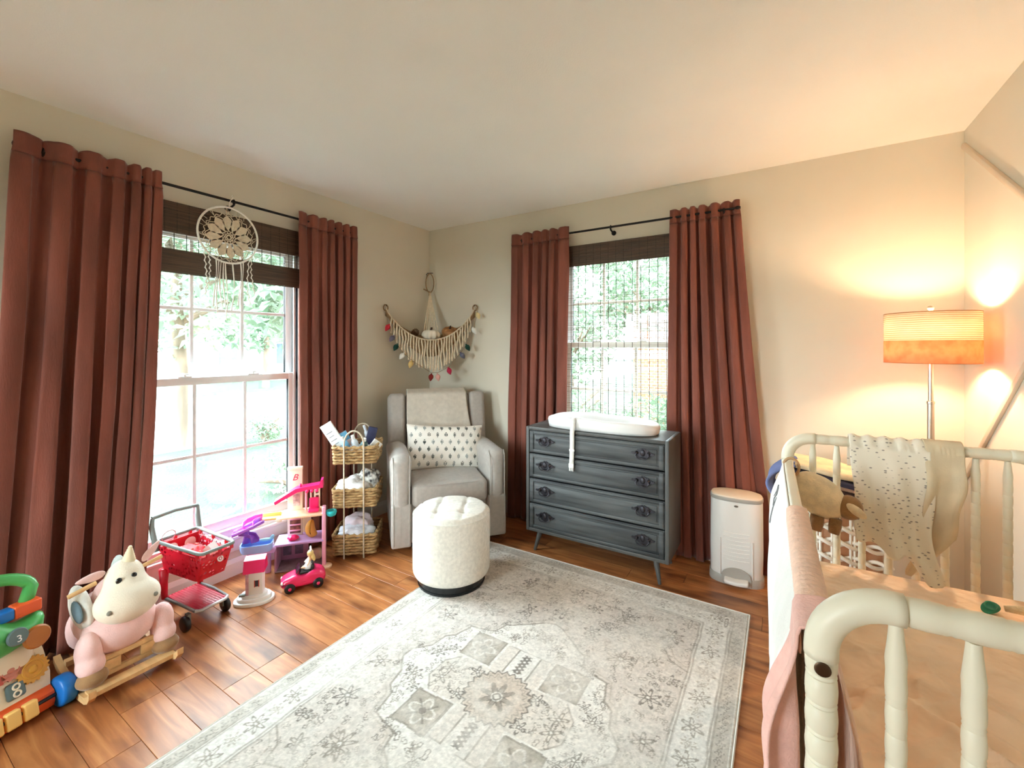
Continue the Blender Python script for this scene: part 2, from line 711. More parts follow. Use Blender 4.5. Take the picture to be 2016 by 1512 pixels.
def tree(name, label, loc, h, rad, nleaf, ls, seed, low=.35, group=None, lm=0):
    r = random.Random(seed)
    t = thing(name, label, 'shrub' if low < .1 else 'tree', loc, 0, group)
    b = MB()
    if low >= .1:
        pts = [(0, 0, 0), (.05, .02, h * .25), (.02, -.04, h * .5), (.08, 0, h * .8)]
        b.tube(pts, [.16, .12, .09, .03], 10)
    for i in range(7):
        a = r.uniform(0, 2 * PI)
        z = h * r.uniform(.15 if low < .1 else .4, .6)
        e = (math.cos(a) * rad[0] * .75, math.sin(a) * rad[1] * .75, z + rad[2] * r.uniform(.2, .7))
        b.tube([(0, 0, z * (.2 if low < .1 else 1)), (e[0] * .45, e[1] * .45, z + rad[2] * .2), e], [.05, .035, .012], 6)
    b.build('branches' if low < .1 else 'trunk', M_bark, t)
    f = MB()
    cz = h * low + rad[2]
    for i in range(nleaf):
        while True:
            p = Vector((r.uniform(-1, 1), r.uniform(-1, 1), r.uniform(-1, 1)))
            if .25 < p.length < 1 and nz(p.x, p.y, p.z, 2.2, seed) > -.22:
                break
        c = Vector((p.x * rad[0], p.y * rad[1], cz + p.z * rad[2]))
        R = Euler((r.uniform(-1, 1), r.uniform(-1, 1), r.uniform(0, 6.3))).to_matrix()
        L, W = ls * r.uniform(.7, 1.3), ls * r.uniform(.35, .5)
        q = [(-L / 2, 0, 0), (-L * .1, -W / 2, .12 * L), (L / 2, 0, -.08 * L), (-L * .1, W / 2, .12 * L)]
        f.raw([R @ Vector(v) + c for v in q], [(0, 1, 2), (0, 2, 3)])
    stuff(f.build('foliage', M_leaf[lm], t, smooth=0))
    return t


tree('leafy_tree', 'broad-leaved tree spreading close outside the left window, top right panes', (-7.0, 5.3, GZ), 4.6, (1.7, 1.9, 1.7), 3000, .26, 3, .30)
tree('leafy_tree', 'pale spreading tree behind the close one outside the left window', (-9.2, 3.5, GZ), 5.4, (2.0, 2.2, 2.1), 3800, .24, 4, .30, lm=0)
tree('leafy_tree', 'far green tree beyond the pale street outside the left window', (-20, 11, GZ), 7.5, (4, 4.5, 3.2), 4200, .42, 5, .22, lm=1)
tree('leafy_tree', 'far tree at the left edge of the left window view', (-21, 5, GZ), 8, (3.5, 3.5, 3.4), 3600, .42, 6, .3, lm=1)
tree('garden_shrub', 'small round shrub on the lawn at the street edge', (-8.4, 4.6, GZ), .6, (.35, .35, .28), 500, .09, 7, .0)
tree('garden_shrub', 'low leafy shrub on the lawn close under the left window', (-5.2, 3.3, GZ), .5, (.8, .6, .3), 1000, .08, 8, .0)
tree('garden_tree', 'leafy tree filling the upper left of the back window view', (-3.4, 7.4, GZ), 3.6, (1.15, 1.0, 1.5), 3200, .15, 9, .28, lm=0)
tree('garden_tree', 'leafy tree hanging over the eave outside the back window', (-1.5, 7.3, GZ), 4.4, (1.3, .9, .95), 2200, .15, 10, .46, lm=1)
tree('garden_shrub', 'bushy hedge plant low outside the back window, left side', (-2.7, 5.9, GZ), 1.5, (.8, .7, .62), 2400, .10, 11, .0, lm=0)
tree('garden_shrub', 'bushy hedge plant low outside the back window, right side', (-1.3, 6.2, GZ), 1.35, (.9, .7, .6), 2400, .10, 12, .0, lm=1)


def brick_mat():
    m, nt, n, l, b = new_mat('orange_brick')
    tc = n.new('ShaderNodeTexCoord')
    mp = n.new('ShaderNodeMapping')
    mp.inputs['Rotation'].default_value = (PI / 2, 0, 0)
    l.new(tc.outputs['Object'], mp.inputs[0])
    br = n.new('ShaderNodeTexBrick')
    br.inputs['Color1'].default_value = (*lin((196, 120, 84)), 1)
    br.inputs['Color2'].default_value = (*lin((168, 92, 66)), 1)
    br.inputs['Mortar'].default_value = (*lin((200, 196, 190)), 1)
    br.inputs['Scale'].default_value = 4
    l.new(mp.outputs[0], br.inputs[0])
    l.new(br.outputs[0], b.inputs['Base Color'])
    b.inputs['Roughness'].default_value = .9
    return m


def house(name, label, loc, rz, w, d, h, wm, rm):
    t = thing(name, label, 'house', loc, rz)
    MB().box((0, 0, h / 2), (w, d, h)).build('walls', wm, t, smooth=0)
    r = MB()
    e = .5
    vs = [(-w / 2 - e, -d / 2 - e, h), (w / 2 + e, -d / 2 - e, h), (w / 2 + e, d / 2 + e, h), (-w / 2 - e, d / 2 + e, h), (-w / 2 - e, 0, h + 1.9), (w / 2 + e, 0, h + 1.9)]
    r.raw(vs, [(0, 1, 5, 4), (2, 3, 4, 5), (0, 4, 3), (1, 2, 5), (0, 3, 2, 1)])
    r.build('roof', rm, t, smooth=0)
    MB().box((0, -d / 2 - e, h - .06), (w + 2 * e, .05, .2)).build('fascia', M_white, t, smooth=0)
    for x in (-w * .3, 0, w * .3):
        f = MB()
        for a, b_, c_, d_ in ((-.45, 0, .08, 1.3), (.45, 0, .08, 1.3), (0, -.61, .98, .08), (0, .61, .98, .08)):
            f.box((x + a, -d / 2 - .02, h * .55 + b_), (c_, .08, d_))
        o = f.build('house_window', M_white, t, smooth=0)
        MB().box((x, -d / 2 - .004, h * .55), (.86, .02, 1.2)).build('pane', mat('far_pane', (96, 116, 130), .15), o, smooth=0)
    return t


M_roof = mat('grey_shingle', (150, 148, 148), .9, .2, 6)
house('brick_house', 'neighbour house of orange brick with white eave behind the back window', (1.2, 13.0, GZ), 0, 8.2, 6, 2.55, brick_mat(), M_roof)
house('white_house', 'white house across the street far outside the left window', (-27, 16, GZ), 60, 9, 7, 2.7, mat('white_siding', (226, 228, 230), .8, .06, 1), M_roof)


# ---------------------------------------------------------------- curtains and rods
def curtain(label, origin, rz, top, bot, ridges, amp=(.022, .034), zt=2.252, zb=.012, seed=0, off=-.075, flat=None):
    t = thing('curtain', label, 'curtain', origin, math.degrees(rz), 'rust velvet curtains')
    k = len(ridges)
    xs = [-.08] + [(ridges[i] + ridges[i + 1]) / 2 for i in range(k - 1)] + [1.08]

    def ph(u):
        # phase: whole numbers at ridges, halves between
        pts = []
        for i in range(k):
            pts.append((xs[i], i - .5))
            pts.append((ridges[i], i))
        pts.append((xs[-1], k - .5))
        for (a, pa), (b, pb) in zip(pts, pts[1:]):
            if u <= b:
                return pa + (pb - pa) * max(0, (u - a)) / (b - a)
        return k - .5

    def pt(u, z):
        f = (zt - z) / (zt - zb)
        p = ph(u)
        A = amp[0] + (amp[1] - amp[0]) * min(1, f * 1.6)
        w = nz(u * 3, f * 1.2, seed, 1.0, seed)
        c = math.cos(2 * PI * p + .5 * w * f)
        sh = 2 * abs(math.cos(PI * p + (.75 * w + .5 * math.sin(p * 2.3 + seed)) * f)) ** (.5 + .35 * (.5 + .5 * math.sin(p * 5 + seed * 2))) - 1.15
        head = smooth01(zt - .10, zt - .055, z)
        A *= 1 - .45 * head
        x0 = top[0] + (top[1] - top[0]) * u
        x1 = bot[0] + (bot[1] - bot[0]) * u
        x = x0 + (x1 - x0) * f ** 1.2 + .35 * A * math.sin(4 * PI * p) * (1 - .5 * head)
        x += .008 * nz(u * 4, f * 3, 1.7, 1, seed)
        y = off - A * sh * (.85 + .7 * nz(u * 4, f * 1.2, 3.3, 1, seed + 2)) + .006 * nz(u * 9, f * 7, 1, 1, seed) + .004 * nz(u * 22, f * 5, 4, 1, seed)
        if flat:
            y = max(min(y, flat[1]), flat[0])
        y = max(min(y, -.012), off - .06)
        return (x, y, z + (.006 * sh * head if head > .5 else 0))
    nu = k * 16
    zs = zt - .082
    solid(MB().grid(nu, 56, lambda u, v: pt(u, zb + (zs - zb) * v)).build('drape', M_velvet, t, 180), .004)

    def hd(u, v):
        x, y, z = pt(u, zs - .002 + (zt - zs + .002) * v)
        return (x, y - .003 - .003 * math.sin(PI * v), z)
    solid(MB().grid(nu, 8, hd).build('rod_pocket', M_velvet, t, 180), .005)
    return t


def rod(label, origin, rz, x0, x1, z, off=-.07):
    t = thing('curtain_rod', label, 'curtain rod', origin, math.degrees(rz))
    MB().cyl((x0, off, z), (x1, off, z), .0075, n=14).build('pole', M_black, t)
    for s, x in ((-1, x0), (1, x1)):
        MB().lathe([(.001, -.016), (.009, -.014), (.014, -.004), (.014, .004), (.009, .012), (.008, .016)], 14, M=Matrix.Translation((x + s * .014, off, z)) @ Matrix.Rotation(PI / 2, 4, 'Y')).build('finial', M_black, t)
    for x in (x0 + .06, (x0 + x1) / 2, x1 - .06):
        b = MB()
        b.cyl((x, 0, z - .028), (x, -.006, z - .028), .017, n=16)
        b.tube([(x, -.004, z - .028), (x, off * .6, z - .026), (x, off, z - .02), (x, off - .012, z - .006)], .006, 8)
        b.torus((x, off, z), .011, .003, ax='x', n=16, k=6)
        b.build('bracket', M_black, t)
    return t


OA = (XL, 0, 0)
OB = (0, YB, 0)
rod('black curtain rod above the left window', OA, PI / 2, .475, 2.135, 2.205)
rod('black curtain rod above the back window by the chest', OB, 0, -1.80, -.24, 2.205)


def norm(a, lo, hi):
    return [(x - lo) / (hi - lo) for x in a]


curtain('wide rust velvet curtain at the far left, behind the rocking toy', OA, PI / 2, (.45, .955), (.34, .862), norm([.475, .60, .70, .79, .855, .90, .94], .45, .955), seed=1, amp=(.026, .042))
curtain('narrow rust velvet curtain right of the left window, behind the tiered baskets', OA, PI / 2, (1.70, 2.155), (1.705, 2.15), norm([1.73, 1.81, 1.89, 1.945, 2.01, 2.075, 2.13], 1.70, 2.155), seed=2, amp=(.022, .034))
curtain('rust velvet curtain left of the back window, beside the armchair', OB, 0, (-1.825, -1.33), (-1.85, -1.36), norm([-1.80, -1.69, -1.61, -1.535, -1.475, -1.39], -1.825, -1.33), seed=3, amp=(.024, .036))
curtain('brightest rust velvet curtain, right of the back window behind the diaper pail', OB, 0, (-.622, -.215), (-.64, -.03), norm([-.595, -.535, -.485, -.43, -.35, -.285, -.235], -.622, -.215), seed=4, amp=(.024, .030), off=-.06)


# ---------------------------------------------------------------- woven shades
def shade(label, origin, rz, x0, x1, ztop, zval, full, seed):
    t = thing('woven_shade', label, 'window shade', origin, math.degrees(rz))
    r = random.Random(seed)
    w, cx = x1 - x0, (x0 + x1) / 2
    b = MB()
    z = ztop
    while z > zval:
        h = r.uniform(.004, .007)
        b.box((cx, -.022 + r.uniform(-.0015, .0015), z - h / 2), (w, .004, h - .0004))
        z -= h
    b.box((cx, -.012, ztop - .02), (w - .01, .02, .035))
    stuff(b.build('valance', M_bamboo, t, smooth=0))
    lo = full
    b = MB()
    z = zval
    if seed == 1:
        while z > 1.882:
            h = r.uniform(.0016, .003)
            b.box((cx, -.010 + r.uniform(-.001, .001), z), (w - .01, .0025, h))
            z -= r.uniform(.006, .013)
        stuff(b.build('reeds', M_reed, t, smooth=0))
        for j in range(4):
            b = MB()
            z = 1.885 - j * .008
            while z > full + (3 - j) * .006:
                h = r.uniform(.004, .008)
                b.box((cx, -.010 - .004 * j + r.uniform(-.001, .001), z - h / 2), (w - .01, .003, h - .0004))
                z -= h
            stuff(b.build('fold', M_bamboo, t, smooth=0))
        lo = 1.87
    else:
        while z > full:
            h = r.choice([.0009, .0013, .0018, .003])
            b.box((cx, -.010 + r.uniform(-.001, .001), z), (w - .01, .0018, h))
            z -= r.uniform(.005, .012)
        stuff(b.build('reeds', M_reed, t, smooth=0))
        MB().rbox((cx, -.010, full - .012), (w - .01, .008, .024), .003, 1).build('bottom_bar', M_bamboo, t)
    n = int(w / .058)
    for i in range(n + 1):
        x = x0 + .012 + (w - .024) * i / n
        MB().box((x, -.0125, (zval + .05 + lo) / 2), (.0036, .002, zval + .05 - lo)).build('string', M_string, t, smooth=0)
    for i in range(n + 1):
        x = x0 + .03 + (w - .06) * i / n
        MB().box((x, -.0245, (ztop + zval) / 2), (.002, .0012, ztop - zval)).build('string', M_string, t, smooth=0)
    return t


shade('dark woven wood shade drawn up at the top of the left window', OA, PI / 2, .79, 1.80, 2.135, 1.972, 1.757, 1)
shade('see-through woven wood shade let down over the back window', OB, 0, -1.475, -.525, 2.118, 1.965, .70, 2)
# ---------------------------------------------------------------- rug
def vnoise(X, Y, s, seed):
    r = np.random.RandomState(seed)
    g = r.rand(256, 256)
    x, y = X * s + 40, Y * s + 40
    xi, yi = np.floor(x).astype(int), np.floor(y).astype(int)
    fx, fy = x - xi, y - yi
    fx, fy = fx * fx * (3 - 2 * fx), fy * fy * (3 - 2 * fy)
    a, b = g[xi % 256, yi % 256], g[(xi + 1) % 256, yi % 256]
    c, d = g[xi % 256, (yi + 1) % 256], g[(xi + 1) % 256, (yi + 1) % 256]
    return (a * (1 - fx) + b * fx) * (1 - fy) + (c * (1 - fx) + d * fx) * fy


def seg_dist(X, Y, pts, closed=False):
    d = np.full(X.shape, 9.0)
    q = list(pts) + ([pts[0]] if closed else [])
    for (x0, y0), (x1, y1) in zip(q, q[1:]):
        dx, dy = x1 - x0, y1 - y0
        t = np.clip(((X - x0) * dx + (Y - y0) * dy) / (dx * dx + dy * dy + 1e-12), 0, 1)
        d = np.minimum(d, np.hypot(X - x0 - t * dx, Y - y0 - t * dy))
    return d


def inside(X, Y, pts):
    c = np.zeros(X.shape, bool)
    for (x0, y0), (x1, y1) in zip(pts, pts[1:] + pts[:1]):
        if y0 == y1:
            continue
        k = ((y0 > Y) != (y1 > Y)) & (X < (x1 - x0) * (Y - y0) / (y1 - y0) + x0)
        c ^= k
    return c


def put_colors(me, rgb):
    """rgb: n x 3, 0..255 sRGB"""
    c = np.clip(rgb / 255.0, 0, 1)
    c = np.where(c <= .04045, c / 12.92, ((c + .055) / 1.055) ** 2.4)
    a = me.color_attributes.new('Col', 'FLOAT_COLOR', 'POINT')
    buf = np.ones((len(c), 4), np.float32)
    buf[:, :3] = c
    a.data.foreach_set('color', buf.ravel())


def grid_mesh(name, P, nu, nv):
    idx = np.arange(nu * nv).reshape(nv, nu)
    f = np.stack([idx[:-1, :-1], idx[:-1, 1:], idx[1:, 1:], idx[1:, :-1]], -1).reshape(-1, 4)
    me = bpy.data.meshes.new(name)
    me.vertices.add(nu * nv)
    me.vertices.foreach_set('co', P.astype(np.float32).ravel())
    me.loops.add(len(f) * 4)
    me.loops.foreach_set('vertex_index', f.astype(np.int32).ravel())
    me.polygons.add(len(f))
    me.polygons.foreach_set('loop_start', np.arange(0, len(f) * 4, 4, dtype=np.int32))
    me.polygons.foreach_set('use_smooth', np.ones(len(f), bool))
    me.update(calc_edges=True)
    me.validate()
    return me


RW, RL = .80, 1.10
nu, nv = 420, 580
ux, uy = np.linspace(-RW, RW, nu), np.linspace(-RL, RL, nv)
X, Y = np.meshgrid(ux, uy)
AX, AY = np.abs(X), np.abs(Y)
warp = (vnoise(X, Y, 14, 1) - .5) * .008
X2, Y2 = AX + warp, AY + (vnoise(X, Y, 14, 2) - .5) * .008
BASE, FIELD, MED, PALE = (np.array(c, float) for c in ((220, 217, 211), (204, 196, 188), (216, 211, 203), (226, 223, 217)))
SQ, LINE, DARK, TAUPE = (np.array(c, float) for c in ((172, 164, 152), (142, 134, 124), (106, 99, 92), (198, 185, 172)))
rgb = np.tile(BASE, (nv, nu, 1))


def lay(mask, col, k=1.0):
    global rgb
    m = (mask.astype(float) * k)[..., None]
    rgb = rgb * (1 - m) + col * m


def line(pts, w, col=LINE, k=.9, closed=False):
    d = seg_dist(X2, Y2, pts, closed)
    lay(np.clip((w - d) / .003 + .5, 0, 1), col, k)


# borders
fb = inside(X2, Y2, [(-.2, -.2), (.60, -.2), (.60, .90), (-.2, .90)])
lay(fb, FIELD, .85)
edge = (AX > .735) | (AY > 1.035)
lay(edge, SQ, .55)
lay((AX > .786) | (AY > 1.086), PALE)
for o in (.735, .725, .612, .60):
    line([(o, -.1), (o, o + .3), (-.1, o + .3)], .0035, LINE, .55)
# medallion outline (one quadrant)
OUTL = [(-.01, .52), (.05, .50), (.17, .40), (.20, .385), (.22, .32), (.34, .29), (.36, .20), (.40, .17), (.415, .09), (.47, .03), (.47, -.01)]
med = inside(X2, Y2, OUTL + [(-.01, -.01)])
lay(med, PALE, .9)
line(OUTL, .004, LINE, .8)
line([(x * 1.05, y * 1.05) for x, y in OUTL], .0025, SQ, .6)
# inner octagon band
INN = [(-.01, .27), (.10, .27), (.15, .22), (.30, .05), (.30, -.01)]
lay(inside(X2, Y2, INN + [(-.01, -.01)]), TAUPE, .35)
line(INN, .003, LINE, .6)
# four big squares round the centre
cx, cy = X2 - .2, Y2 - .2
sq = np.maximum(np.abs(cx), np.abs(cy))
lay(sq < .092, PALE, .9)
lay(sq < .076, SQ, .95)
lay((np.abs(sq - .078) < .004), LINE, .8)
r_, a_ = np.hypot(cx, cy), np.arctan2(cy, cx)
lay(np.abs(r_ - .045 - .014 * np.cos(4 * a_)) < .006, PALE, .8)
lay((r_ < .016), DARK, .7)
lay((np.abs(np.abs(cx) - np.abs(cy)) < .006) & (r_ < .06) & (r_ > .02), DARK, .5)
# bars up and down with feathered spine
bar = (AX < .055) & (AY > .12) & (AY < .27)
lay(bar, PALE, .9)
lay(np.abs(AX - .052) + 9 * ((AY < .12) | (AY > .27)) < .004, LINE, .85)
sp = np.abs(AX - .008 - .006 * np.sin(AY * 300)) < .008
lay(sp & (AY > .14) & (AY < .255), DARK, .85)
# centre rosette with stepped edge
rr, aa = np.hypot(X / 1.05, Y), np.arctan2(Y, X)
zig = .125 + .009 * (np.abs(((aa * 24 / (2 * PI)) % 1) - .5) * 4 - 1)
lay(rr < zig, TAUPE, .95)
lay(np.abs(rr - zig) < .004, DARK, .75)
lay(np.abs(rr - zig + .02) < .003, LINE, .6)
pet = .052 + .022 * np.cos(8 * aa)
lay(rr < pet, LINE, .75)
lay((rr < pet) & (np.cos(8 * aa) < -.2), DARK, .6)
lay(rr < .022, PALE, .9)
lay(np.abs(rr - .014) < .004, DARK, .8)
# small motifs in mirrored quadrants
rr2 = np.random.RandomState(8)


def flower(fx, fy, R, n, col, k=.85, core=True):
    dx, dy = X2 - fx, Y2 - fy
    m = (np.abs(dx) < R * 1.7) & (np.abs(dy) < R * 1.7)
    r, a = np.hypot(dx, dy), np.arctan2(dy, dx)
    p = R * (.72 + .4 * np.cos(n * a + fx * 40))
    lay(m & (np.abs(r - p) < R * .17), col, k)
    if core:
        lay(m & (r < R * .36), col, k * .8)
        lay(m & (r < R * .16), PALE, 1)


for fx, fy, R, n in ((.0, .40, .035, 6), (.12, .335, .022, 5), (.25, .03, .032, 6), (.36, .08, .03, 7), (.14, .07, .026, 5), (.08, .36, .02, 5), (.31, .13, .022, 6), (.27, .30, .02, 5),
                     (.0, .62, .045, 8), (.17, .56, .035, 6), (.34, .45, .048, 8), (.50, .30, .042, 7), (.53, .10, .035, 6), (.30, .62, .03, 6), (.47, .52, .03, 6),
                     (.12, .74, .032, 7), (.29, .78, .036, 7), (.50, .72, .045, 8), (.0, .82, .04, 8), (.56, .44, .026, 5), (.40, .66, .025, 5), (.56, .86, .03, 6), (.2, .86, .026, 5)):
    flower(fx, fy, R, n, DARK if rr2.rand() < .55 else LINE, .8)
for i in range(15):
    flower(.668, .03 + .075 * i, .034 if i % 2 else .022, 6 + i % 3, LINE if i % 2 else SQ, .75)
for i in range(11):
    flower(.03 + .075 * i, .968, .034 if i % 2 else .022, 6 + i % 3, LINE if i % 2 else SQ, .75)
for i in range(32):
    flower(.76, .02 + .035 * i, .013, 4, DARK, .5, False)
for i in range(23):
    flower(.02 + .035 * i, 1.06, .013, 4, DARK, .5, False)
for i in range(330):
    fx, fy = rr2.rand() * .6, rr2.rand() * .9
    if abs(fx - .2) < .1 and abs(fy - .2) < .1 or (fx < .14 and fy < .3):
        continue
    flower(fx, fy, .008 + .008 * rr2.rand(), int(rr2.choice([2, 3, 4])), DARK if rr2.rand() < .4 else LINE, .65, False)
# spandrel scroll lines
line([(.60, .52), (.52, .56), (.49, .62), (.42, .60), (.38, .70), (.28, .70), (.24, .80), (.10, .80), (.08, .88), (-.01, .88)], .0035, LINE, .7)
line([(.59, .55), (.54, .58), (.51, .65), (.44, .63), (.40, .73), (.30, .73), (.26, .83)], .002, SQ, .7)
# worn fading
wear = np.clip((vnoise(X, Y, 9, 5) * .6 + vnoise(X, Y, 30, 6) * .4 - .22) * 2.6, .35, 1)[..., None]
soft = .35 * BASE + .65 * np.array([212, 207, 199])
rgb = soft * (1 - wear) + rgb * wear
rgb *= (1 + (vnoise(X, Y, 120, 7)[..., None] - .5) * .12) * (1 + (vnoise(X, Y, 300, 9)[..., None] - .5) * .12)
ZZ = .008 + vnoise(X, Y, 60, 8) * .0012
bd = np.minimum(RW - AX, RL - AY)
ZZ = np.where(bd < .004, .001, ZZ)
rt = thing('area_rug', 'faded grey and cream patterned area rug with medallion on the wood floor', 'rug', (-.935, 1.40, 0))
me = grid_mesh('pile', np.stack([X, Y, ZZ], -1).reshape(-1, 3), nu, nv)
put_colors(me, rgb.reshape(-1, 3))
me.materials.append(attr_mat('rug_pile', .95, .5, 500, .002, .1))
link('pile', me, rt)
b = MB()
b.tube([(-RW, -RL, .005), (RW, -RL, .005), (RW, RL, .005), (-RW, RL, .005)], .0048, 6, closed=True)
b.build('bound_edge', mat('rug_binding', (226, 222, 214), .9, .05, 30), rt)

# ---------------------------------------------------------------- ottoman
M_boucle = mat('cream_boucle', (226, 221, 211), .95, .10, 60, .5, 320, sheen=.2, bdist=.003)
ot = thing('round_ottoman', 'round cream fabric ottoman with tufted top on the corner of the rug', 'ottoman', (-1.635, 1.976, .010))
R0 = .222


def otop(u, v):
    a = 2 * PI * u
    r = R0 * .985 * math.sqrt(max(v, 1e-6)) if v < 1 else R0 * .985
    r = R0 * .985 * v
    x, y = r * math.cos(a), r * math.sin(a)
    z = .415 + .016 * (1 - (r / R0) ** 2)
    # tufting seams, four by four grid turned to the room
    c, s_ = math.cos(.55), math.sin(.55)
    p, q = x * c + y * s_, -x * s_ + y * c
    for k in (-.075, .075):
        z -= .007 * math.exp(-((p - k) / .009) ** 2) + .007 * math.exp(-((q - k) / .009) ** 2)
        for k2 in (-.075, .075):
            z -= .012 * math.exp(-((p - k) ** 2 + (q - k2) ** 2) / .0005)
    z -= .022 * smooth01(.9, 1.0, v)
    return (x, y, z)


MB().grid(73, 36, otop).build('tufted_top', M_boucle, ot, 180)
MB().lathe([(.19, .052), (.212, .058), (R0 - .002, .075), (R0, .10), (R0 + .001, .25), (R0, .36), (R0 - .001, .385), (R0 - .0035, .395)], 64, caps=False).build('upholstered_side', M_boucle, ot, 180)
MB().torus((0, 0, .394), R0 - .003, .0032, n=64).build('piping', M_boucle, ot)
for k in range(4):
    a = k * PI / 2 + .9
    MB().tube([((R0 + .0005) * math.cos(a), (R0 + .0005) * math.sin(a), .09 + .07 * j) for j in range(5)], .0012, 5).build('seam', M_boucle, ot)
MB().lathe([(.192, 0), (.194, .004), (.194, .012), (.19, .014), (.19, .056), (.17, .056)], 64).build('swivel_base', mat('black_gloss', (14, 18, 22), .18, .1, 5), ot)

# ---------------------------------------------------------------- armchair (front = local -y)
M_grey = mat('grey_upholstery', (176, 170, 164), .9, .07, 40, .35, 420, sheen=.15)
ac = thing('glider_armchair', 'grey upholstered glider armchair standing across the room corner', 'armchair', (-1.874, 2.260, 0), 50)
W = .77
M_dk = mat('dark_underside', (40, 36, 34), .8)
MB().rbox((0, .38, .035), (.5, .5, .07), .01, 2).build('swivel_base', M_dk, ac)
MB().rbox((0, .40, .20), (W - .25, .70, .28), .02, 2).build('seat_base', M_grey, ac)
for s in (-1, 1):
    x = s * (W / 2 - .063)

    def armfn(p):
        # roll the top front over and dip the arm towards the back
        z = p.z
        if p.z > 0:
            z = p.z - .03 * smooth01(.0, .36, p.y)
        return (p.x * (1 + .12 * smooth01(.1, .3, p.z)), p.y, z)
    MB().rbox((x, .375, .36), (.126, .75, .60), .062, 6, sub=(0, 6, 6), fn=armfn).build('armrest', M_grey, ac, 180)
    MB().rbox((x, .375, .20), (.126, .75, .28), .014, 2).build('arm_base', M_grey, ac)
    p = MB()
    for sx in (-.05, .05):
        p.tube([(x + sx, -.0015, .08), (x + sx, -.002, .3), (x + sx, -.001, .55), (x + sx * 1.05, .012, .61), (x + sx * 1.1, .04, .642)], .0035, 6)
    p.build('piping', M_grey, ac)
MB().rbox((0, .30, .385), (W - .265, .62, .15), .035, 4, sub=(6, 6, 0), fn=lambda p: (p.x, p.y, p.z + (.016 * math.cos(p.x * 5) * math.cos(p.y * 4) if p.z > 0 else 0))).build('seat_cushion', M_grey, ac, 180)
pp = MB()
pp.tube([(-.24, .005, .447), (-.1, -.008, .452), (.1, -.008, .452), (.24, .005, .447)], .004, 6)
pp.build('piping', M_grey, ac)
lean = .16


def BM(z):
    return .60 + (z - .4) * lean


MB().rbox((0, .615, .68), (.50, .17, .64), .05, 5, rot=(-lean, 0, 0), sub=(4, 0, 4), fn=lambda p: (p.x, p.y - .02 * math.cos(p.x * 5.5) * math.cos(p.z * 4) * (p.y < 0), p.z)).build('backrest', M_grey, ac, 180)
for s in (-1, 1):
    MB().rbox((s * .315, .62, .665), (.13, .21, .66), .035, 4, rot=(-lean, 0, 0)).build('wing', M_grey, ac, 180)
MB().rbox((0, .69, .50), (W - .12, .06, .86), .03, 3, rot=(-lean * .8, 0, 0)).build('back_panel', M_grey, ac, 180)

# throw over the back
M_throw = mat('oatmeal_throw', (208, 200, 188), .95, .08, 30, .4, 300, sheen=.2)
th = thing('throw_blanket', 'oatmeal throw blanket folded over the back of the grey armchair', 'blanket', (-1.874, 2.260, 0), 50)


def throw(u, v):
    x = -.235 + .46 * u
    L = v * .86
    # path: rear hang, over the top, down the front
    if L < .22:
        y, z = .835, .80 + L * .9
        y = .80 + (z - .7) * .12
    elif L < .36:
        t = (L - .22) / .14
        y = .805 + .005 - .17 * t
        z = .998 + .022 * math.sin(PI * t)
    else:
        d = L - .36
        z = .998 - d * .98
        y = .638 - (.998 - z) * .165 - .012
        y -= .012 * math.sin(min(1, d / .1) * PI / 2)
    x += .05 * smooth01(.3, 1, v) * (u - .3) + .006 * math.sin(v * 9)
    f = nz(u * 3, v * 5, 0, 1, 4)
    y -= .012 * abs(f) + .016 * max(0, math.sin(u * 11 + v * 4)) * smooth01(.45, 1, v) * smooth01(.5, .95, u)
    y -= .006 * math.sin((v * 26 + u * 5)) * smooth01(.7, .8, v)
    return (x, y - .045, z)


solid(MB().grid(50, 70, throw).build('throw_cloth', M_throw, th, 180), .007, 1)

# lumbar pillow with printed sprigs
lp = thing('lumbar_pillow', 'white lumbar pillow with small grey plant prints propped on the armchair seat', 'pillow', (-1.874, 2.260, 0), 50)
pu, pv = 150, 90
U, V = np.meshgrid(np.linspace(-1, 1, pu), np.linspace(-1, 1, pv))
hw_, hh_ = .285, .165
prof = (1 - np.abs(U) ** 3.2) ** .55 * (1 - np.abs(V) ** 3.0) ** .55
pin_x = 1 - .05 * (1 - V ** 2) * np.abs(U) ** 3
pin_z = 1 - .10 * (1 - U ** 2) * np.abs(V) ** 2
wr = (vnoise(U, V, 5, 11) - .5) * .012 * prof
PX, PZ = U * hw_ * pin_x, V * hh_ * pin_z


def sprig_colors(X, Z, seed):
    col = np.tile(np.array([238, 234, 226.0]), (*X.shape, 1))
    r = np.random.RandomState(seed)
    for row in range(6):
        for c_ in range(9):
            cx_, cz_ = -.252 + .063 * c_ + (.0315 if row % 2 else 0), -.128 + .052 * row
            ink = np.array([70, 76, 72.0]) if r.rand() < .5 else np.array([140, 146, 144.0])
            dx, dz = X - cx_, Z - cz_
            m = (np.abs(dx) < .0016) & (np.abs(dz) < .018)
            for k in (-1, 1):
                for lz, ll in ((-.008, .011), (.002, .010)):
                    a, b = dx * k - .006, dz - lz - .006
                    m |= ((a * .8 - b * .6) ** 2 / .00001 + (a * .6 + b * .8) ** 2 / (ll ** 2 * .55)) < 1
            m |= (dx ** 2 + (dz - .018) ** 2) < .0045 ** 2
            col[m] = ink
    return col


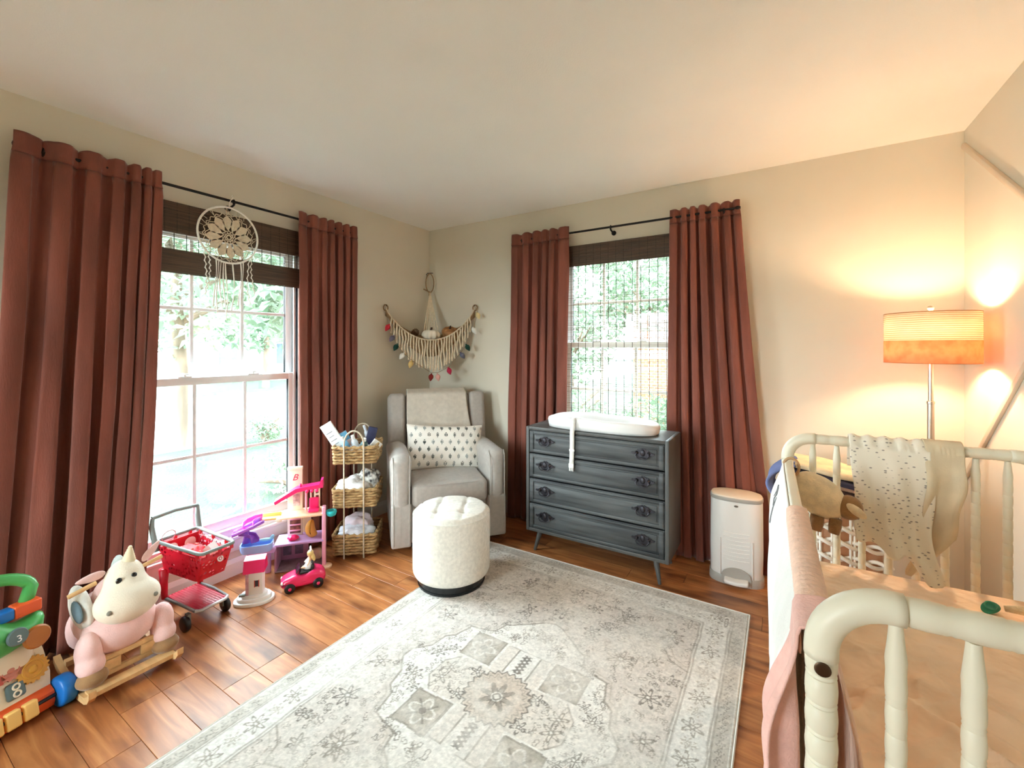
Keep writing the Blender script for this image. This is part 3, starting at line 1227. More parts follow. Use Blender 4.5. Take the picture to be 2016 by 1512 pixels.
tp = Matrix.Translation((.02, .375, .612)) @ Matrix.Rotation(-.30, 4, 'X') @ Matrix.Rotation(.07, 4, 'Y')
for sgn, nm in ((-1, 'front_cover'), (1, 'back_cover')):
    P = np.stack([PX, sgn * (prof * .062 + wr * (sgn < 0)), PZ], -1).reshape(-1, 3)
    P = P @ np.array(tp.to_3x3()).T + np.array(tp.translation)
    me = grid_mesh(nm, P, pu, pv)
    put_colors(me, sprig_colors(PX, PZ, 3).reshape(-1, 3))
    me.materials.append(attr_mat('pillow_print', .95, .4, 300, .002))
    link(nm, me, lp)
b = MB()
loop = [(u, -1) for u in np.linspace(-1, 1, 24)] + [(1, v) for v in np.linspace(-1, 1, 14)[1:]] + [(u, 1) for u in np.linspace(1, -1, 24)[1:]] + [(-1, v) for v in np.linspace(1, -1, 14)[1:-1]]
b.tube([tp @ Vector((u * hw_ * (1 - .05 * (1 - v * v) * abs(u) ** 3), 0, v * hh_ * (1 - .1 * (1 - u * u) * v * v))) for u, v in loop], .0035, 6, closed=True)
b.build('piping', mat('pillow_edge', (236, 230, 220), .9), lp)

# ---------------------------------------------------------------- chest of drawers
M_chest = mat('slate_paint', (86, 89, 90), .5, .3, 5, .2, 60, stretch=(.35, 1, 5), c2=(42, 45, 48), detail=7)
M_cside = mat('slate_paint_edge', (80, 80, 79), .45, .25, 5, .15, 60, stretch=(1, 1, .4))
M_gap = mat('drawer_gap', (22, 22, 24), .8)
M_pull = mat('antique_pewter', (62, 60, 66), .38, .25, 40, metal=.75)
ch = thing('chest_of_drawers', 'slate grey painted four-drawer chest on splayed legs under the back window', 'chest', (-1.0, 2.548, 0))
CW, CD, CZ0, CZ1 = .925, .335, .132, .829
cb = MB()
T = .022
cb.rbox((-CW / 2 + T / 2, CD / 2, (CZ0 + CZ1) / 2), (T, CD, CZ1 - CZ0), .003, 1)
cb.rbox((CW / 2 - T / 2, CD / 2, (CZ0 + CZ1) / 2), (T, CD, CZ1 - CZ0), .003, 1)
cb.rbox((0, CD / 2, CZ1 - T / 2), (CW - 2 * T + .002, CD - .001, T), .003, 1)
cb.rbox((0, CD / 2, CZ0 + T / 2), (CW - 2 * T + .002, CD - .001, T), .003, 1)
cb.build('case', M_cside, ch)
MB().box((0, CD / 2 + .02, (CZ0 + CZ1) / 2), (CW - 2 * T, CD - .05, CZ1 - CZ0 - 2 * T)).build('inner_carcass', M_gap, ch, smooth=0)
half = [(0, .021), (.006, .026), (.011, .021), (.018, .017), (.026, .018), (.030, .011), (.037, .010), (.046, .004), (.052, .006), (.056, .001), (.050, -.005), (.041, -.005), (.034, -.011), (.025, -.012), (.018, -.018), (.009, -.018), (.005, -.024), (0, -.025)]
plate_poly = half + [(-x, z) for x, z in reversed(half[1:-1])]
pm = MB()
pm.prism(plate_poly, 0, .0035, M=Matrix.Rotation(PI / 2, 4, 'X'))
for s in (-1, 1):
    pm.lathe([(.0085, 0), (.0085, .004), (.006, .007), (.004, .011), (.0055, .014), (.003, .017)], 12, M=Matrix.Translation((s * .028, 0, .003)) @ Matrix.Rotation(PI / 2, 4, 'X'))
pm.ell((0, -.004, .004), (.012, .006, .016), 12, 8)
plate_me = pm.mesh('pull_plate')
plate_me.materials.append(M_pull)
bm_ = MB()
bm_.tube([(-.028, -.013, .003), (-.031, -.017, -.008), (-.022, -.021, -.019), (-.010, -.022, -.021), (0, -.023, -.018), (.010, -.022, -.021), (.022, -.021, -.019), (.031, -.017, -.008), (.028, -.013, .003)], [.0028, .003, .0035, .004, .005, .004, .0035, .003, .0028], 8)
bail_me = bm_.mesh('pull_bail')
bail_me.materials.append(M_pull)
DH = [.150, .162, .163, .166]
z = CZ1 - T - .004
for i, h in enumerate(DH):
    z0, z1 = z - h + .005, z
    w = CW - 2 * T - .006
    zc = (z0 + z1) / 2
    d = MB()
    d.rbox((0, .014, zc), (w, .02, z1 - z0), .002, 1)
    # raised frame with a chamfered field
    fr = .026
    for s in (-1, 1):
        d.rbox((s * (w / 2 - fr / 2 - .004), .002, zc), (fr, .010, z1 - z0 - .008), .003, 1)
        d.rbox((0, .002, zc + s * ((z1 - z0) / 2 - fr * .36 - .004)), (w - 2 * fr - .006, .010, fr * .72), .003, 1)
    d.rbox((0, .0035, zc), (w - 2 * fr - .03, .008, z1 - z0 - 2 * fr * .72 - .024), .004, 1)
    dr = d.build('drawer', M_chest, ch)
    for s in (-1, 1):
        link('handle', plate_me, dr, (s * .318, -.004, zc + .012), None, (1.22, 1.1, 1.22))
        link('bail', bail_me, dr, (s * .318, -.004, zc + .012), None, (1.22, 1.1, 1.22))
    z -= h + .004
for sx in (-1, 1):
    for sy, y in ((-1, .05), (1, CD - .05)):
        MB().tube([(sx * (CW / 2 - .085), y, CZ0 + .002), (sx * (CW / 2 - .055), y + sy * .028, 0)], [.0185, .0095], 14).build('leg', M_cside, ch)

# changing tray on top
M_foam = mat('white_foam', (232, 232, 232), .5, .02, 3)
cp = thing('changing_pad', 'white moulded foam changing tray lying on top of the slate chest', 'changing pad', (-.99, 2.70, CZ1))


def ptop(a, v):
    # outline: long peanut, v 0 centre .. 1 rim
    c, s = math.cos(a), math.sin(a)
    ex = .365 * math.copysign(abs(c) ** .62, c)
    ey = .135 * math.copysign(abs(s) ** .62, s) * (1 - .06 * math.cos(2 * a))
    return ex, ey


def padf(u, v):
    a = 2 * PI * u
    ex, ey = ptop(a, 1)
    if v < .62:
        t = v / .62
        x, y = ex * t * .88, ey * t * .86
        z = .022 + (.036 + .014 * abs(math.sin(a)) + .006 * (math.cos(a) < 0)) * smooth01(.45, 1, t)
    else:
        t = (v - .62) / .38
        k = [(.88, 0), (.93, .006), (.985, -.004), (1, -.02), (.985, -.05), (.95, -.3)]
        i = min(int(t * 5), 4)
        f = t * 5 - i
        g = k[i][0] + (k[i + 1][0] - k[i][0]) * f
        x, y = ex * g, ey * g
        top = .058 + .014 * abs(math.sin(a)) + .006 * (math.cos(a) < 0)
        dz = k[i][1] + (k[i + 1][1] - k[i][1]) * f
        z = max(.003, top + dz)
    return (x, y, z)


MB().grid(97, 40, padf).build('tray', M_foam, cp, 180)
M_web = mat('white_webbing', (236, 234, 230), .8, .05, 50, .3, 300)
st = MB()
path = [(-.145, -.128, .074), (-.135, -.137, .082), (-.13, -.145, .07), (-.13, -.1525, .035), (-.13, -.163, .012), (-.131, -.167, -.01), (-.131, -.166, -.08), (-.133, -.166, -.16), (-.135, -.167, -.205)]
pw = .0145
vs_ = []
for p in path:
    for dx in (-pw, pw):
        vs_.append((p[0] + dx, p[1] - .0015, p[2]))
st.raw(vs_, [(2 * i, 2 * i + 1, 2 * i + 3, 2 * i + 2) for i in range(len(path) - 1)])
so = solid(st.build('strap', M_web, cp, 180), .003)
bk = MB()
bk.rbox((-.131, -.170, -.118), (.036, .008, .014), .003, 2)
bk.rbox((-.135, -.171, -.215), (.034, .010, .03), .004, 2)
for s in (-1, 0, 1):
    bk.rbox((-.135 + s * .011, -.171, -.238), (.007, .008, .024), .003, 2)
stuff(bk.build('buckle', M_white, so))
MB().rbox((-.10, -.128, .052), (.20, .018, .07), .008, 3, sub=(8, 0, 0), fn=lambda p: (p.x, p.y, p.z - .05 * (p.x / .1) ** 2 * (p.z > 0) * .8)).build('side_flap', M_foam, cp, 180)

# ---------------------------------------------------------------- diaper pail (front = local -y)
M_pail = mat('white_plastic', (236, 234, 232), .32, .02, 3)
M_pgrey = mat('warm_grey_plastic', (176, 172, 166), .4, .04, 3)
dp = thing('diaper_pail', 'tall white plastic diaper pail with pedal beside the rightmost curtain', 'diaper pail', (-.225, 2.868, 0), 4)


def sup(a, rx, ry, e=.72):
    c, s = math.cos(a), math.sin(a)
    return rx * math.copysign(abs(c) ** e, c), ry * math.copysign(abs(s) ** e, s)


def oval(b, prof, n=48, e=.72, sl=0):
    vs, fs = [], []
    for rx, ry, zz in prof:
        for k in range(n):
            x, y = sup(2 * PI * k / n, rx, ry, e)
            vs.append((x, y, zz + sl * y))
    for i in range(len(prof) - 1):
        for k in range(n):
            k2 = (k + 1) % n
            fs.append((i * n + k, i * n + k2, (i + 1) * n + k2, (i + 1) * n + k))
    fs.append(tuple(reversed(range(n))))
    fs.append(tuple((len(prof) - 1) * n + k for k in range(n)))
    return b.raw(vs, fs)


b = MB()
oval(b, [(.135, .083, .035), (.136, .084, .04), (.139, .086, .2), (.136, .085, .47), (.135, .084, .474)])
b.build('body', M_pail, dp)
b = MB()
oval(b, [(.137, .086, .474), (.1385, .0875, .478), (.1385, .0875, .492), (.136, .085, .495)])
b.build('lid_rim', M_pgrey, dp)
b = MB()
oval(b, [(.135, .0845, .494), (.132, .082, .502), (.11, .068, .509), (.05, .03, .513), (.01, .006, .5135)])
MB_l = b.build('lid', mat('cream_lid', (238, 226, 208), .4, .03, 3), dp)
b = MB()
oval(b, [(.143, .090, 0), (.144, .091, .006), (.143, .090, .04), (.139, .087, .046)])
b.build('foot_base', M_pgrey, dp)
for i in range(8):
    zz = .145 + i * .022
    w = .135
    MB().tube([(x, -.0845 - .0035 * (1 - (x / .07) ** 2) * .4, zz - .004 + .004 * (x / .07) ** 2) for x in np.linspace(-w / 2, w / 2, 9)], .0028, 6).build('rib', M_pail, dp)
for s in (-1, 1):
    MB().tube([(s * .082, -.0845, .05), (s * .082, -.0850, .26)], .003, 6).build('edge_rib', M_pail, dp)
ap = [(-.075, .0)] + [(-.075 * math.cos(PI * k / 16), .045 + .05 * math.sin(PI * k / 16)) for k in range(17)] + [(.075, .0)]
MB().prism(ap, 0, .008, M=Matrix.Translation((0, -.0845, .006)) @ Matrix.Rotation(PI / 2, 4, 'X')).build('pedal_arch', M_pgrey, dp)
MB().rbox((0, -.102, .034), (.125, .05, .022), .009, 3, sub=(8, 0, 0), fn=lambda p: (p.x, p.y - .012 * (1 - (p.x / .06) ** 2), p.z), rot=(.15, 0, 0)).build('pedal', M_pail, dp, 180)
MB().ell((.0, -.0868, .452), (.011, .003, .006), 16, 8).build('badge', mat('pail_badge', (112, 104, 98), .4), dp)

# ---------------------------------------------------------------- floor lamp
M_nickel = mat('brushed_nickel', (196, 186, 174), .3, .05, 30, metal=.9)
fl_ = thing('floor_lamp', 'floor lamp with two-band drum shade glowing in the right corner', 'lamp', (.577, 2.684, 0))
MB().lathe([(.125, 0), (.127, .006), (.125, .014), (.11, .022), (.02, .03), (.014, .04)], 40).build('base', M_nickel, fl_)
MB().lathe([(.0125, .03), (.0125, 1.10), (.0145, 1.102), (.0145, 1.112), (.0095, 1.114), (.0095, 1.33)], 20).build('pole', M_nickel, fl_)
RS, LZ0, LZ1, LZM = .162, 1.288, 1.512, 1.388
M_sh1 = translucent_mat('pale_shade_cloth', (250, 236, 212), .26, .9)
M_sh2 = translucent_mat('tan_shade_cloth', (238, 180, 134), .30, .9, c2=(228, 158, 112), vs=26)
sh = solid(MB().lathe([(RS, LZM), (RS, LZ1)], 64, caps=False).build('upper_shade_band', M_sh1, fl_, 180), .0015)
sh2 = solid(MB().lathe([(RS + .001, LZ0), (RS + .001, LZM)], 64, caps=False).build('lower_shade_band', M_sh2, fl_, 180), .0015)
for k in range(13):
    MB().torus((0, 0, LZM + .006 + k * .0092), RS + .0015, .0011, n=64, k=5).build('thread', mat('shade_thread', (206, 170, 118), .8) if k == 0 else bpy.data.materials['shade_thread'], sh)
for z in (LZ0, LZ1):
    MB().torus((0, 0, z), RS, .0022, n=64, k=6).build('shade_ring', mat('shade_trim', (196, 140, 90), .7), fl_)
sp_ = MB()
for k in range(3):
    a = 2 * PI * k / 3 + .4
    sp_.tube([(0, 0, LZ1 + .004), (RS * math.cos(a), RS * math.sin(a), LZ1)], .002, 6)
sp_.tube([(0, 0, 1.33), (.03, 0, 1.34), (.05, 0, 1.40), (.035, 0, 1.49), (0, 0, LZ1 + .003)], .0018, 6)
sp_.build('shade_spider', M_nickel, fl_)
MB().lathe([(.002, 0), (.006, .004), (.005, .01), (.011, .018), (.013, .025), (.009, .033), (.001, .036)], 16, c=(0, 0, LZ1)).build('finial', M_nickel, fl_)
MB().cyl((0, 0, 1.325), (0, 0, 1.365), .016, n=16).build('socket', M_nickel, fl_)
m, nt, n, l, bs = new_mat('lit_bulb')
em = n.new('ShaderNodeEmission')
em.inputs['Color'].default_value = (1.0, .69, .43, 1)
em.inputs['Strength'].default_value = LAMP
l.new(em.outputs[0], n['Material Output'].inputs['Surface'])
MB().ell((0, 0, 1.405), (.03, .03, .04), 20, 12).build('bulb', m, fl_)
# ---------------------------------------------------------------- tiered basket tower (front = local -y)
M_rush = mat('seagrass_weave', (188, 156, 108), .8, .35, 40, .3, 200, c2=(142, 108, 66))
M_cloth = mat('white_cotton', (236, 236, 238), .95, .06, 20, .4, 90, bdist=.006)
M_paper = mat('white_card', (234, 234, 230), .6, .04, 8)
tw = thing('basket_tower', 'three-tier woven seagrass basket stand between the curtain and the armchair', 'basket stand', (-2.35, 1.86, 0), 39.3)


def rrect(hx, hy, r, step):
    pts = []
    for cx_, cy_, a0 in ((hx - r, -hy + r, -PI / 2), (hx - r, hy - r, 0), (-hx + r, hy - r, PI / 2), (-hx + r, -hy + r, PI)):
        for k in range(5):
            a = a0 + PI / 2 * k / 4
            pts.append((cx_ + r * math.cos(a), cy_ + r * math.sin(a)))
    out = []
    for (x0, y0), (x1, y1) in zip(pts, pts[1:] + pts[:1]):
        L = math.hypot(x1 - x0, y1 - y0)
        n = max(1, int(round(L / step)))
        out += [(x0 + (x1 - x0) * i / n, y0 + (y1 - y0) * i / n) for i in range(n)]
    return out


def basket(z0, h):
    bo = MB().rbox((0, .13, z0 + .006), (.245, .24, .010), .004, 1).build('basket', M_rush, tw)
    w = MB()
    rows = int(h / .0165)
    P = rrect(.128, .127, .018, .006)
    n = len(P)
    k = round(n / 7 / 2) * 2
    for r in range(rows):
        z = z0 + .012 + r * (h - .018) / (rows - 1)
        f = 1 + .04 * (z - z0) / h
        q = []
        for i, (x, y) in enumerate(P):
            o = 1 + .028 * math.sin(PI * k * i / n + PI * r)
            q.append((x * f * o, .13 + y * f * o, z + .0015 * math.sin(i * .9 + r)))
        w.tube(q, .0088, 6, closed=True)
    stuff(w.build('weave', M_rush, bo, 180))
    s = MB()
    for i in range(k):
        x, y = P[int((i + .5) * n / k) % n]
        s.tube([(x, .13 + y, z0 + .004), (x * 1.04, .13 + y * 1.04, z0 + h - .004)], .004, 5)
    stuff(s.build('stakes', M_rush, bo))
    rim = MB()
    q = [(x * 1.045, .13 + y * 1.045, z0 + h) for x, y in P]
    rim.tube([(x + .003 * math.cos(i * .8), y + .003 * math.sin(i * .8), z + .003 * math.sin(i * .8)) for i, (x, y, z) in enumerate(q)], .008, 6, closed=True)
    rim.build('rim', M_rush, bo, 180)
    return bo


for z0, h in ((.014, .130), (.318, .120), (.600, .112)):
    basket(z0, h)
M_rope = mat('rope_wrapped_rod', (196, 182, 160), .8, .2, 60, .4, 160)
for y in (-.012, .272):
    for x in (-.06, .062):
        MB().tube([(x, y, 0), (x, y, .70)], .0048, 8).build('upright', M_rope, tw)
    MB().tube([(-.06, y, .70)] + [(.001 - .061 * math.cos(PI * k / 14), y, .735 + .085 * math.sin(PI * k / 14)) for k in range(15)] + [(.062, y, .70)], .0056, 8).build('handle', M_rope, tw)

TWM = Matrix.Translation((-2.35, 1.86, 0)) @ Matrix.Rotation(math.radians(39.3), 4, 'Z')


def tw_item(name, label, cat, x, y, z, rot, fn, group=None):
    t = thing(name, label, cat, TWM @ Vector((x, y, z)), group=group)
    t.rotation_euler = (Matrix.Rotation(math.radians(39.3), 3, 'Z') @ Euler(rot).to_matrix()).to_euler()
    fn(t)
    return t


M_ink = mat('dark_print', (52, 56, 70), .5, .2, 20)
M_ltblue = mat('sky_blue_plastic', (104, 168, 204), .4, .05, 5)
M_navy = mat('navy_plastic', (46, 50, 84), .5, .2, 40)
M_teald = mat('dark_teal_plastic', (52, 84, 88), .4, .1, 10)
M_clear = mat('milky_plastic', (206, 214, 222), .25, .06, 8)
M_pinkpale = mat('pale_pink_card', (214, 186, 178), .6, .08, 12)


def carton(w, d, h, m, m2=None, frac=.35, bars=0):
    def f(t):
        MB().rbox((0, 0, h / 2), (w, d, h), .002, 1).build('carton', m, t)
        if m2:
            MB().rbox((0, 0, h * (1 - frac / 2)), (w + .001, d + .001, h * frac), .002, 1).build('lid_band', m2, t)
        for k in range(bars):
            MB().box((-w * .1, -d / 2 - .0004, h * (.25 + .6 * k / max(1, bars))), (w * (.55 - .1 * (k % 2)), .0006, h * .022)).build('printed_line', M_inkpale, t, smooth=0)
    return f


M_inkpale = mat('grey_print', (150, 158, 166), .6)


def bottle(r, h, m, cap):
    def f(t):
        MB().lathe([(r * .9, 0), (r, .004), (r, h * .62), (r * .8, h * .72), (r * .45, h * .78), (r * .45, h * .8)], 20).build('bottle_body', m, t)
        MB().lathe([(r * .5, h * .79), (r * .52, h * .8), (r * .5, h), (r * .3, h * 1.01)], 16).build('cap', cap, t)
    return f


def bundle_mesh(rad, seed, amp=.25, flat=.5):
    b = MB()

    def fn(p):
        d = Vector((p.x / rad[0], p.y / rad[1], p.z / rad[2]))
        k = 1 + amp * nz(d.x, d.y, d.z, 1.6, seed) + amp * .55 * abs(nz(d.x, d.y, d.z, 3.6, seed + 4)) - amp * .2
        z = p.z * k
        if p.z < 0:
            z *= flat
        return (p.x * k, p.y * k, z)
    b.ell((0, 0, 0), rad, 44, 28, fn=fn)
    return b


def cloth_item(rad, seed, m, amp=.25):
    def f(t):
        bundle_mesh(rad, seed, amp).build('bunched_cloth', m, t, 180)
    return f


M_bwcloth = mat('black_white_print', (236, 236, 232), .95, .1, 34, .3, 120, c2=(46, 46, 50), detail=1)
M_crinkle = mat('clear_plastic_wrap', (222, 226, 236), .22, .1, 18, .8, 40, spec=.8, bdist=.006)
M_pinkcloth = mat('pale_lilac_cloth', (226, 212, 220), .95, .08, 10, .3, 120)
tw_item('card_box', 'tall white card box leaning left out of the top basket', 'box', -.075, .08, .655, (0, -.55, .1), carton(.075, .022, .235, M_paper, bars=5))
tw_item('carton', 'small pink carton with blue top standing in the top basket', 'box', -.028, .115, .66, (-.1, -.5, .3), carton(.05, .045, .15, M_pinkpale, M_ltblue, .4))
tw_item('lotion_bottle', 'pale blue bottle behind the front handle of the top basket', 'bottle', -.032, .05, .655, (0, -.45, 0), bottle(.02, .13, M_ltblue, M_paper))
tw_item('lotion_bottle', 'milky white bottle in the middle of the top basket', 'bottle', .012, .07, .655, (.05, -.3, 0), bottle(.022, .13, M_clear, M_paper))
tw_item('cream_jar', 'dark teal jar with white lid in the top basket', 'jar', .048, .055, .665, (.2, .1, 0), bottle(.024, .10, M_teald, M_paper))
tw_item('snack_packet', 'navy patterned packet at the back of the top basket', 'packet', .055, .16, .665, (0, .25, .2), carton(.06, .03, .15, M_navy))
tw_item('spray_bottle', 'clear spray bottle leaning at the back of the top basket', 'bottle', .085, .17, .665, (0, -.35, 0), bottle(.018, .17, M_clear, M_clear))
tw_item('card_box', 'small square white box at the right of the top basket', 'box', .092, .10, .67, (0, .7, .3), carton(.062, .03, .07, M_paper))
tw_item('folded_cloth', 'white cloth lining the front of the top basket', 'cloth', .015, .07, .678, (0, 0, 0), cloth_item((.105, .06, .034), 2, M_cloth))
tw_item('muslin_cloth', 'white cloth bunched at the front of the middle basket', 'cloth', -.035, .08, .425, (0, 0, 0), cloth_item((.105, .075, .07), 3, M_cloth, .35))
tw_item('patterned_cloth', 'black and white patterned cloth stuffed in the back of the middle basket', 'cloth', .045, .16, .43, (0, .1, .1), cloth_item((.095, .08, .105), 5, M_bwcloth, .3))
tw_item('muslin_cloth', 'white cloth in the back of the bottom basket', 'cloth', -.005, .16, .15, (0, 0, 0), cloth_item((.10, .085, .075), 6, M_pinkcloth, .3))
tw_item('plastic_packet', 'shiny white plastic-wrapped pack in the bottom basket', 'packet', .005, .08, .135, (0, 0, 0), cloth_item((.112, .08, .05), 7, M_crinkle, .3))

# ---------------------------------------------------------------- corner toy hammock
M_cord = mat('cream_cotton_cord', (226, 210, 184), .95, .12, 60, .5, 300)
M_jute = mat('jute_twine', (150, 122, 88), .9, .2, 60, .4, 300)
PA, PB = Vector((-2.765, 2.50, 1.685)), Vector((-2.245, 3.025, 1.70))
hm = thing('toy_hammock', 'cream macrame fringe toy hammock hung across the room corner', 'hammock', (0, 0, 0))


def sag(s, dz=.29):
    p = PA.lerp(PB, s)
    c = 4 * s * (1 - s)
    bow = .055 * c
    return Vector((p.x + bow * .707, p.y - bow * .707, p.z - dz * c ** .9 * (1 - .06 * c)))


MB().tube([sag(i / 30) for i in range(31)], .006, 8).build('front_cord', M_cord, hm)
for s, p in ((0, PA), (1, PB)):
    d = Vector((.0, -.01, 0)) if s == 0 else Vector((-.01, 0, 0))
    MB().torus(p + Vector((.004, -.004, 0)), .024, .005, M=None, ax='x' if s == 0 else 'y', n=24, k=7).build('hanging_ring', M_jute, hm)


def net(u, v):
    f = sag(u)
    b_ = Vector((-2.77, 2.5 + .53 * min(1, u * 2), 1.62)) if u < .5 else Vector((-2.77 + .525 * (u - .5) * 2, 3.03, 1.62))
    b_.z -= .16 * math.sin(PI * u)
    q = f.lerp(b_, v)
    q.z -= .16 * math.sin(PI * v) * math.sin(PI * u)
    return q


solid(MB().grid(28, 12, net).build('net', mat('tan_net', (170, 138, 102), .95, .3, 60), hm, 180), .003)
r = random.Random(4)
NS = 30
for i in range(NS):
    s = .06 + .88 * i / (NS - 1)
    p = sag(s)
    L = (.10 + .155 * math.sin(PI * s) ** .8) * r.uniform(.93, 1.04)
    q = []
    for k in range(9):
        t = k / 8
        q.append(p + Vector((.010 + .004 * math.sin(t * 9 + i), -.010 + .004 * math.cos(t * 8 + i * 2), -L * t)))
    MB().tube(q, [.0048, .0062, .0068, .0068, .0070, .0072, .0078, .009, .0065], 6).build('fringe_strand', M_cord, hm, 180)
top = Vector((-2.715, 2.975, 1.86))
for k in range(7):
    s = .38 + .24 * k / 6
    e = sag(s).lerp(Vector((-2.70, 2.96, 1.5)), .35) + Vector((0, 0, .05))
    MB().tube([top, top.lerp(e, .4) + Vector((0, 0, -.01)), e], .0042, 6).build('hanging_cord', M_cord, hm)
lp_ = [top + Vector((-.0, .0, -.02))] + [Vector((-2.722, 2.982, 0)) + Vector((.034 * math.sin(a) * .75, .034 * math.sin(a) * .75, 1.945 - .085 * math.cos(a))) for a in np.linspace(.2, 2 * PI - .2, 22)] + [top + Vector((0, 0, -.02))]
MB().tube(lp_, .0055, 7).build('top_loop', M_jute, hm)
MB().tube([top + Vector((-.05, -.03, .03)), top, top + Vector((-.012, .0, -.03))], .006, 7).build('twine_knot', M_jute, hm)
hk = thing('wall_hook', 'small hook high in the room corner holding the hammock loop', 'hook', (-2.757, 3.017, 2.03), -45)
MB().tube([(0, .03, .015), (0, -.02, .012), (0, -.028, 0), (0, -.02, -.012), (0, -.03, -.015)], .004, 8).build('hook', M_black, hk)
for nm, p in (('small dark hook on the left wall holding the hammock end', (-2.78, 2.50, 1.70)), ('small dark hook on the back wall holding the hammock end', (-2.245, 3.04, 1.715))):
    h = thing('wall_hook', nm, 'hook', p, 90 if p[0] < -2.7 else 0)
    MB().tube([(0, 0, .012), (0, -.018, .010), (0, -.024, -.002), (0, -.024, .012)], .0028, 8).build('hook', M_black, h)
ga = thing('felt_garland', 'string of coloured felt bulbs hung along the macrame hammock fringe', 'garland', (0, 0, 0))
BU = [((-2.737, 2.5, 1.522), (176, 34, 48), 'red', -.5), ((-2.713, 2.524, 1.434), (104, 98, 116), 'grey', -.6), ((-2.692, 2.546, 1.363), (24, 62, 52), 'dark green', -.5), ((-2.657, 2.58, 1.292), (236, 232, 222), 'white', -.6),
      ((-2.61, 2.628, 1.225), (222, 190, 124), 'mustard', -.3), ((-2.495, 2.742, 1.117), (126, 34, 30), 'dark red', -.15), ((-2.456, 2.782, 1.116), (226, 168, 158), 'pink', .15), ((-2.39, 2.848, 1.166), (186, 40, 76), 'magenta', .3),
      ((-2.314, 2.924, 1.295), (96, 100, 120), 'blue grey', .6), ((-2.282, 2.956, 1.361), (22, 66, 54), 'green', .5), ((-2.240, 2.990, 1.504), (240, 238, 232), 'ivory', .5), ((-2.216, 3.012, 1.629), (224, 206, 156), 'straw', .4)]
fw = Vector((.045, -.045, 0))
MB().tube([PA + fw * .5] + [Vector(p) + fw + Vector((0, 0, .035)) for p, *_ in BU] + [PB + fw * .5], .0018, 5).build('string', M_jute, ga)
bm0 = MB()
bm0.lathe([(.001, -.036), (.006, -.031), (.017, -.014), (.021, .0), (.017, .014), (.007, .022), (.006, .03), (.001, .031)], 16)
for p, c, nme, tl in BU:
    me = bm0.mesh('felt_bulb')
    me.materials.append(mat('felt_' + nme.replace(' ', '_'), c, .95, .1, 40, .3, 300))
    o = link('felt_bulb', me, ga, Vector(p) + fw, (0, 0, 0))
    o.rotation_euler = (Matrix.Rotation(PI / 4, 3, 'Z') @ Euler((0, -tl, 0)).to_matrix()).to_euler()
    o['label'] = nme + ' felt bulb'


def pumpkin(t, R, m, ms, n=9):
    b = MB()

    def f(u, v):
        a, th = 2 * PI * u, PI * v
        k = R * (1 - .12 * abs(math.cos(n * a / 2)) ** 3) * math.sin(th) ** .8
        return (k * math.cos(a), k * math.sin(a), R * .66 * math.cos(th) - .22 * R * math.exp(-(math.sin(th) / .35) ** 2) * math.copysign(1, math.cos(th)))
    b.grid(73, 22, f)
    b.build('pumpkin_flesh', m, t, 180)
    MB().tube([(0, 0, R * .40), (.002, 0, R * .62), (.006, .002, R * .85)], [R * .16, R * .11, R * .09], 8).build('stem', ms, t)


M_stem = mat('dark_stem', (74, 48, 34), .8)
pumpkin(thing('decor_pumpkin', 'small white pumpkin with dark stem sitting in the corner hammock', 'pumpkin', (-2.555, 2.815, 1.462)), .082, mat('white_pumpkin', (238, 230, 214), .7, .05, 12), M_stem)
pt_ = thing('decor_pumpkin', 'tan velvet pumpkin behind the white one in the hammock, right side', 'pumpkin', (-2.45, 2.935, 1.492), rot=(.3, .3, 0))
pumpkin(pt_, .07, mat('tan_velvet', (170, 118, 72), .9, .2, 10, .3, 200), M_stem)
gd = thing('decor_gourd', 'flat tan gourd lying right of the white pumpkin in the hammock', 'gourd', (-2.405, 2.895, 1.470), rot=(0, .35, .78))
MB().ell((0, 0, 0), (.058, .03, .026), 24, 14, fn=lambda p: (p.x, p.y * (1 + p.x * 4), p.z * (1 + p.x * 4))).build('gourd', mat('tan_gourd', (186, 134, 86), .7, .2, 14), gd, 180)
pc = thing('pine_cone', 'brown and grey pine cone at the left of the corner hammock', 'pine cone', (-2.665, 2.735, 1.485), rot=(.5, 1.2, 0))
b = MB()
b.ell((0, 0, 0), (.024, .024, .04), 12, 8)
M_cone = mat('cone_scale', (120, 92, 66), .8, .4, 40)
b.build('core', M_cone, pc)
b = MB()
for k in range(48):
    a = k * 2.4
    z = -.036 + .072 * k / 47
    rr_ = .026 * math.sqrt(max(.05, 1 - (z / .045) ** 2))
    b.ell((rr_ * math.cos(a), rr_ * math.sin(a), z), (.009, .007, .004), 6, 4, rot=(0, -.4, a))
stuff(b.build('scales', M_cone, pc))

# ---------------------------------------------------------------- dream catcher on the left curtain rod
M_lace = mat('ecru_lace', (222, 208, 184), .95, .1, 60, .4, 300)
M_lacew = mat('white_lace', (240, 236, 228), .95, .05, 60, .4, 300)
dc = thing('dream_catcher', 'round white lace dream catcher hanging from the left window curtain rod', 'dream catcher', (-2.672, 1.262, 1.995), 90)
DR = .158
MB().torus((0, 0, 0), DR, .0055, ax='y', n=56, k=8).build('hoop', M_lacew, dc)


def dring(r, n, amp, rad, name, ph=0, zs=0):
    MB().tube([((r + amp * math.cos(n * a + ph)) * math.cos(a), 0, zs + (r + amp * math.cos(n * a + ph)) * math.sin(a)) for a in np.linspace(0, 2 * PI, 8 * n, endpoint=False)], rad, 5, closed=True).build(name, M_lace, dc, 180)


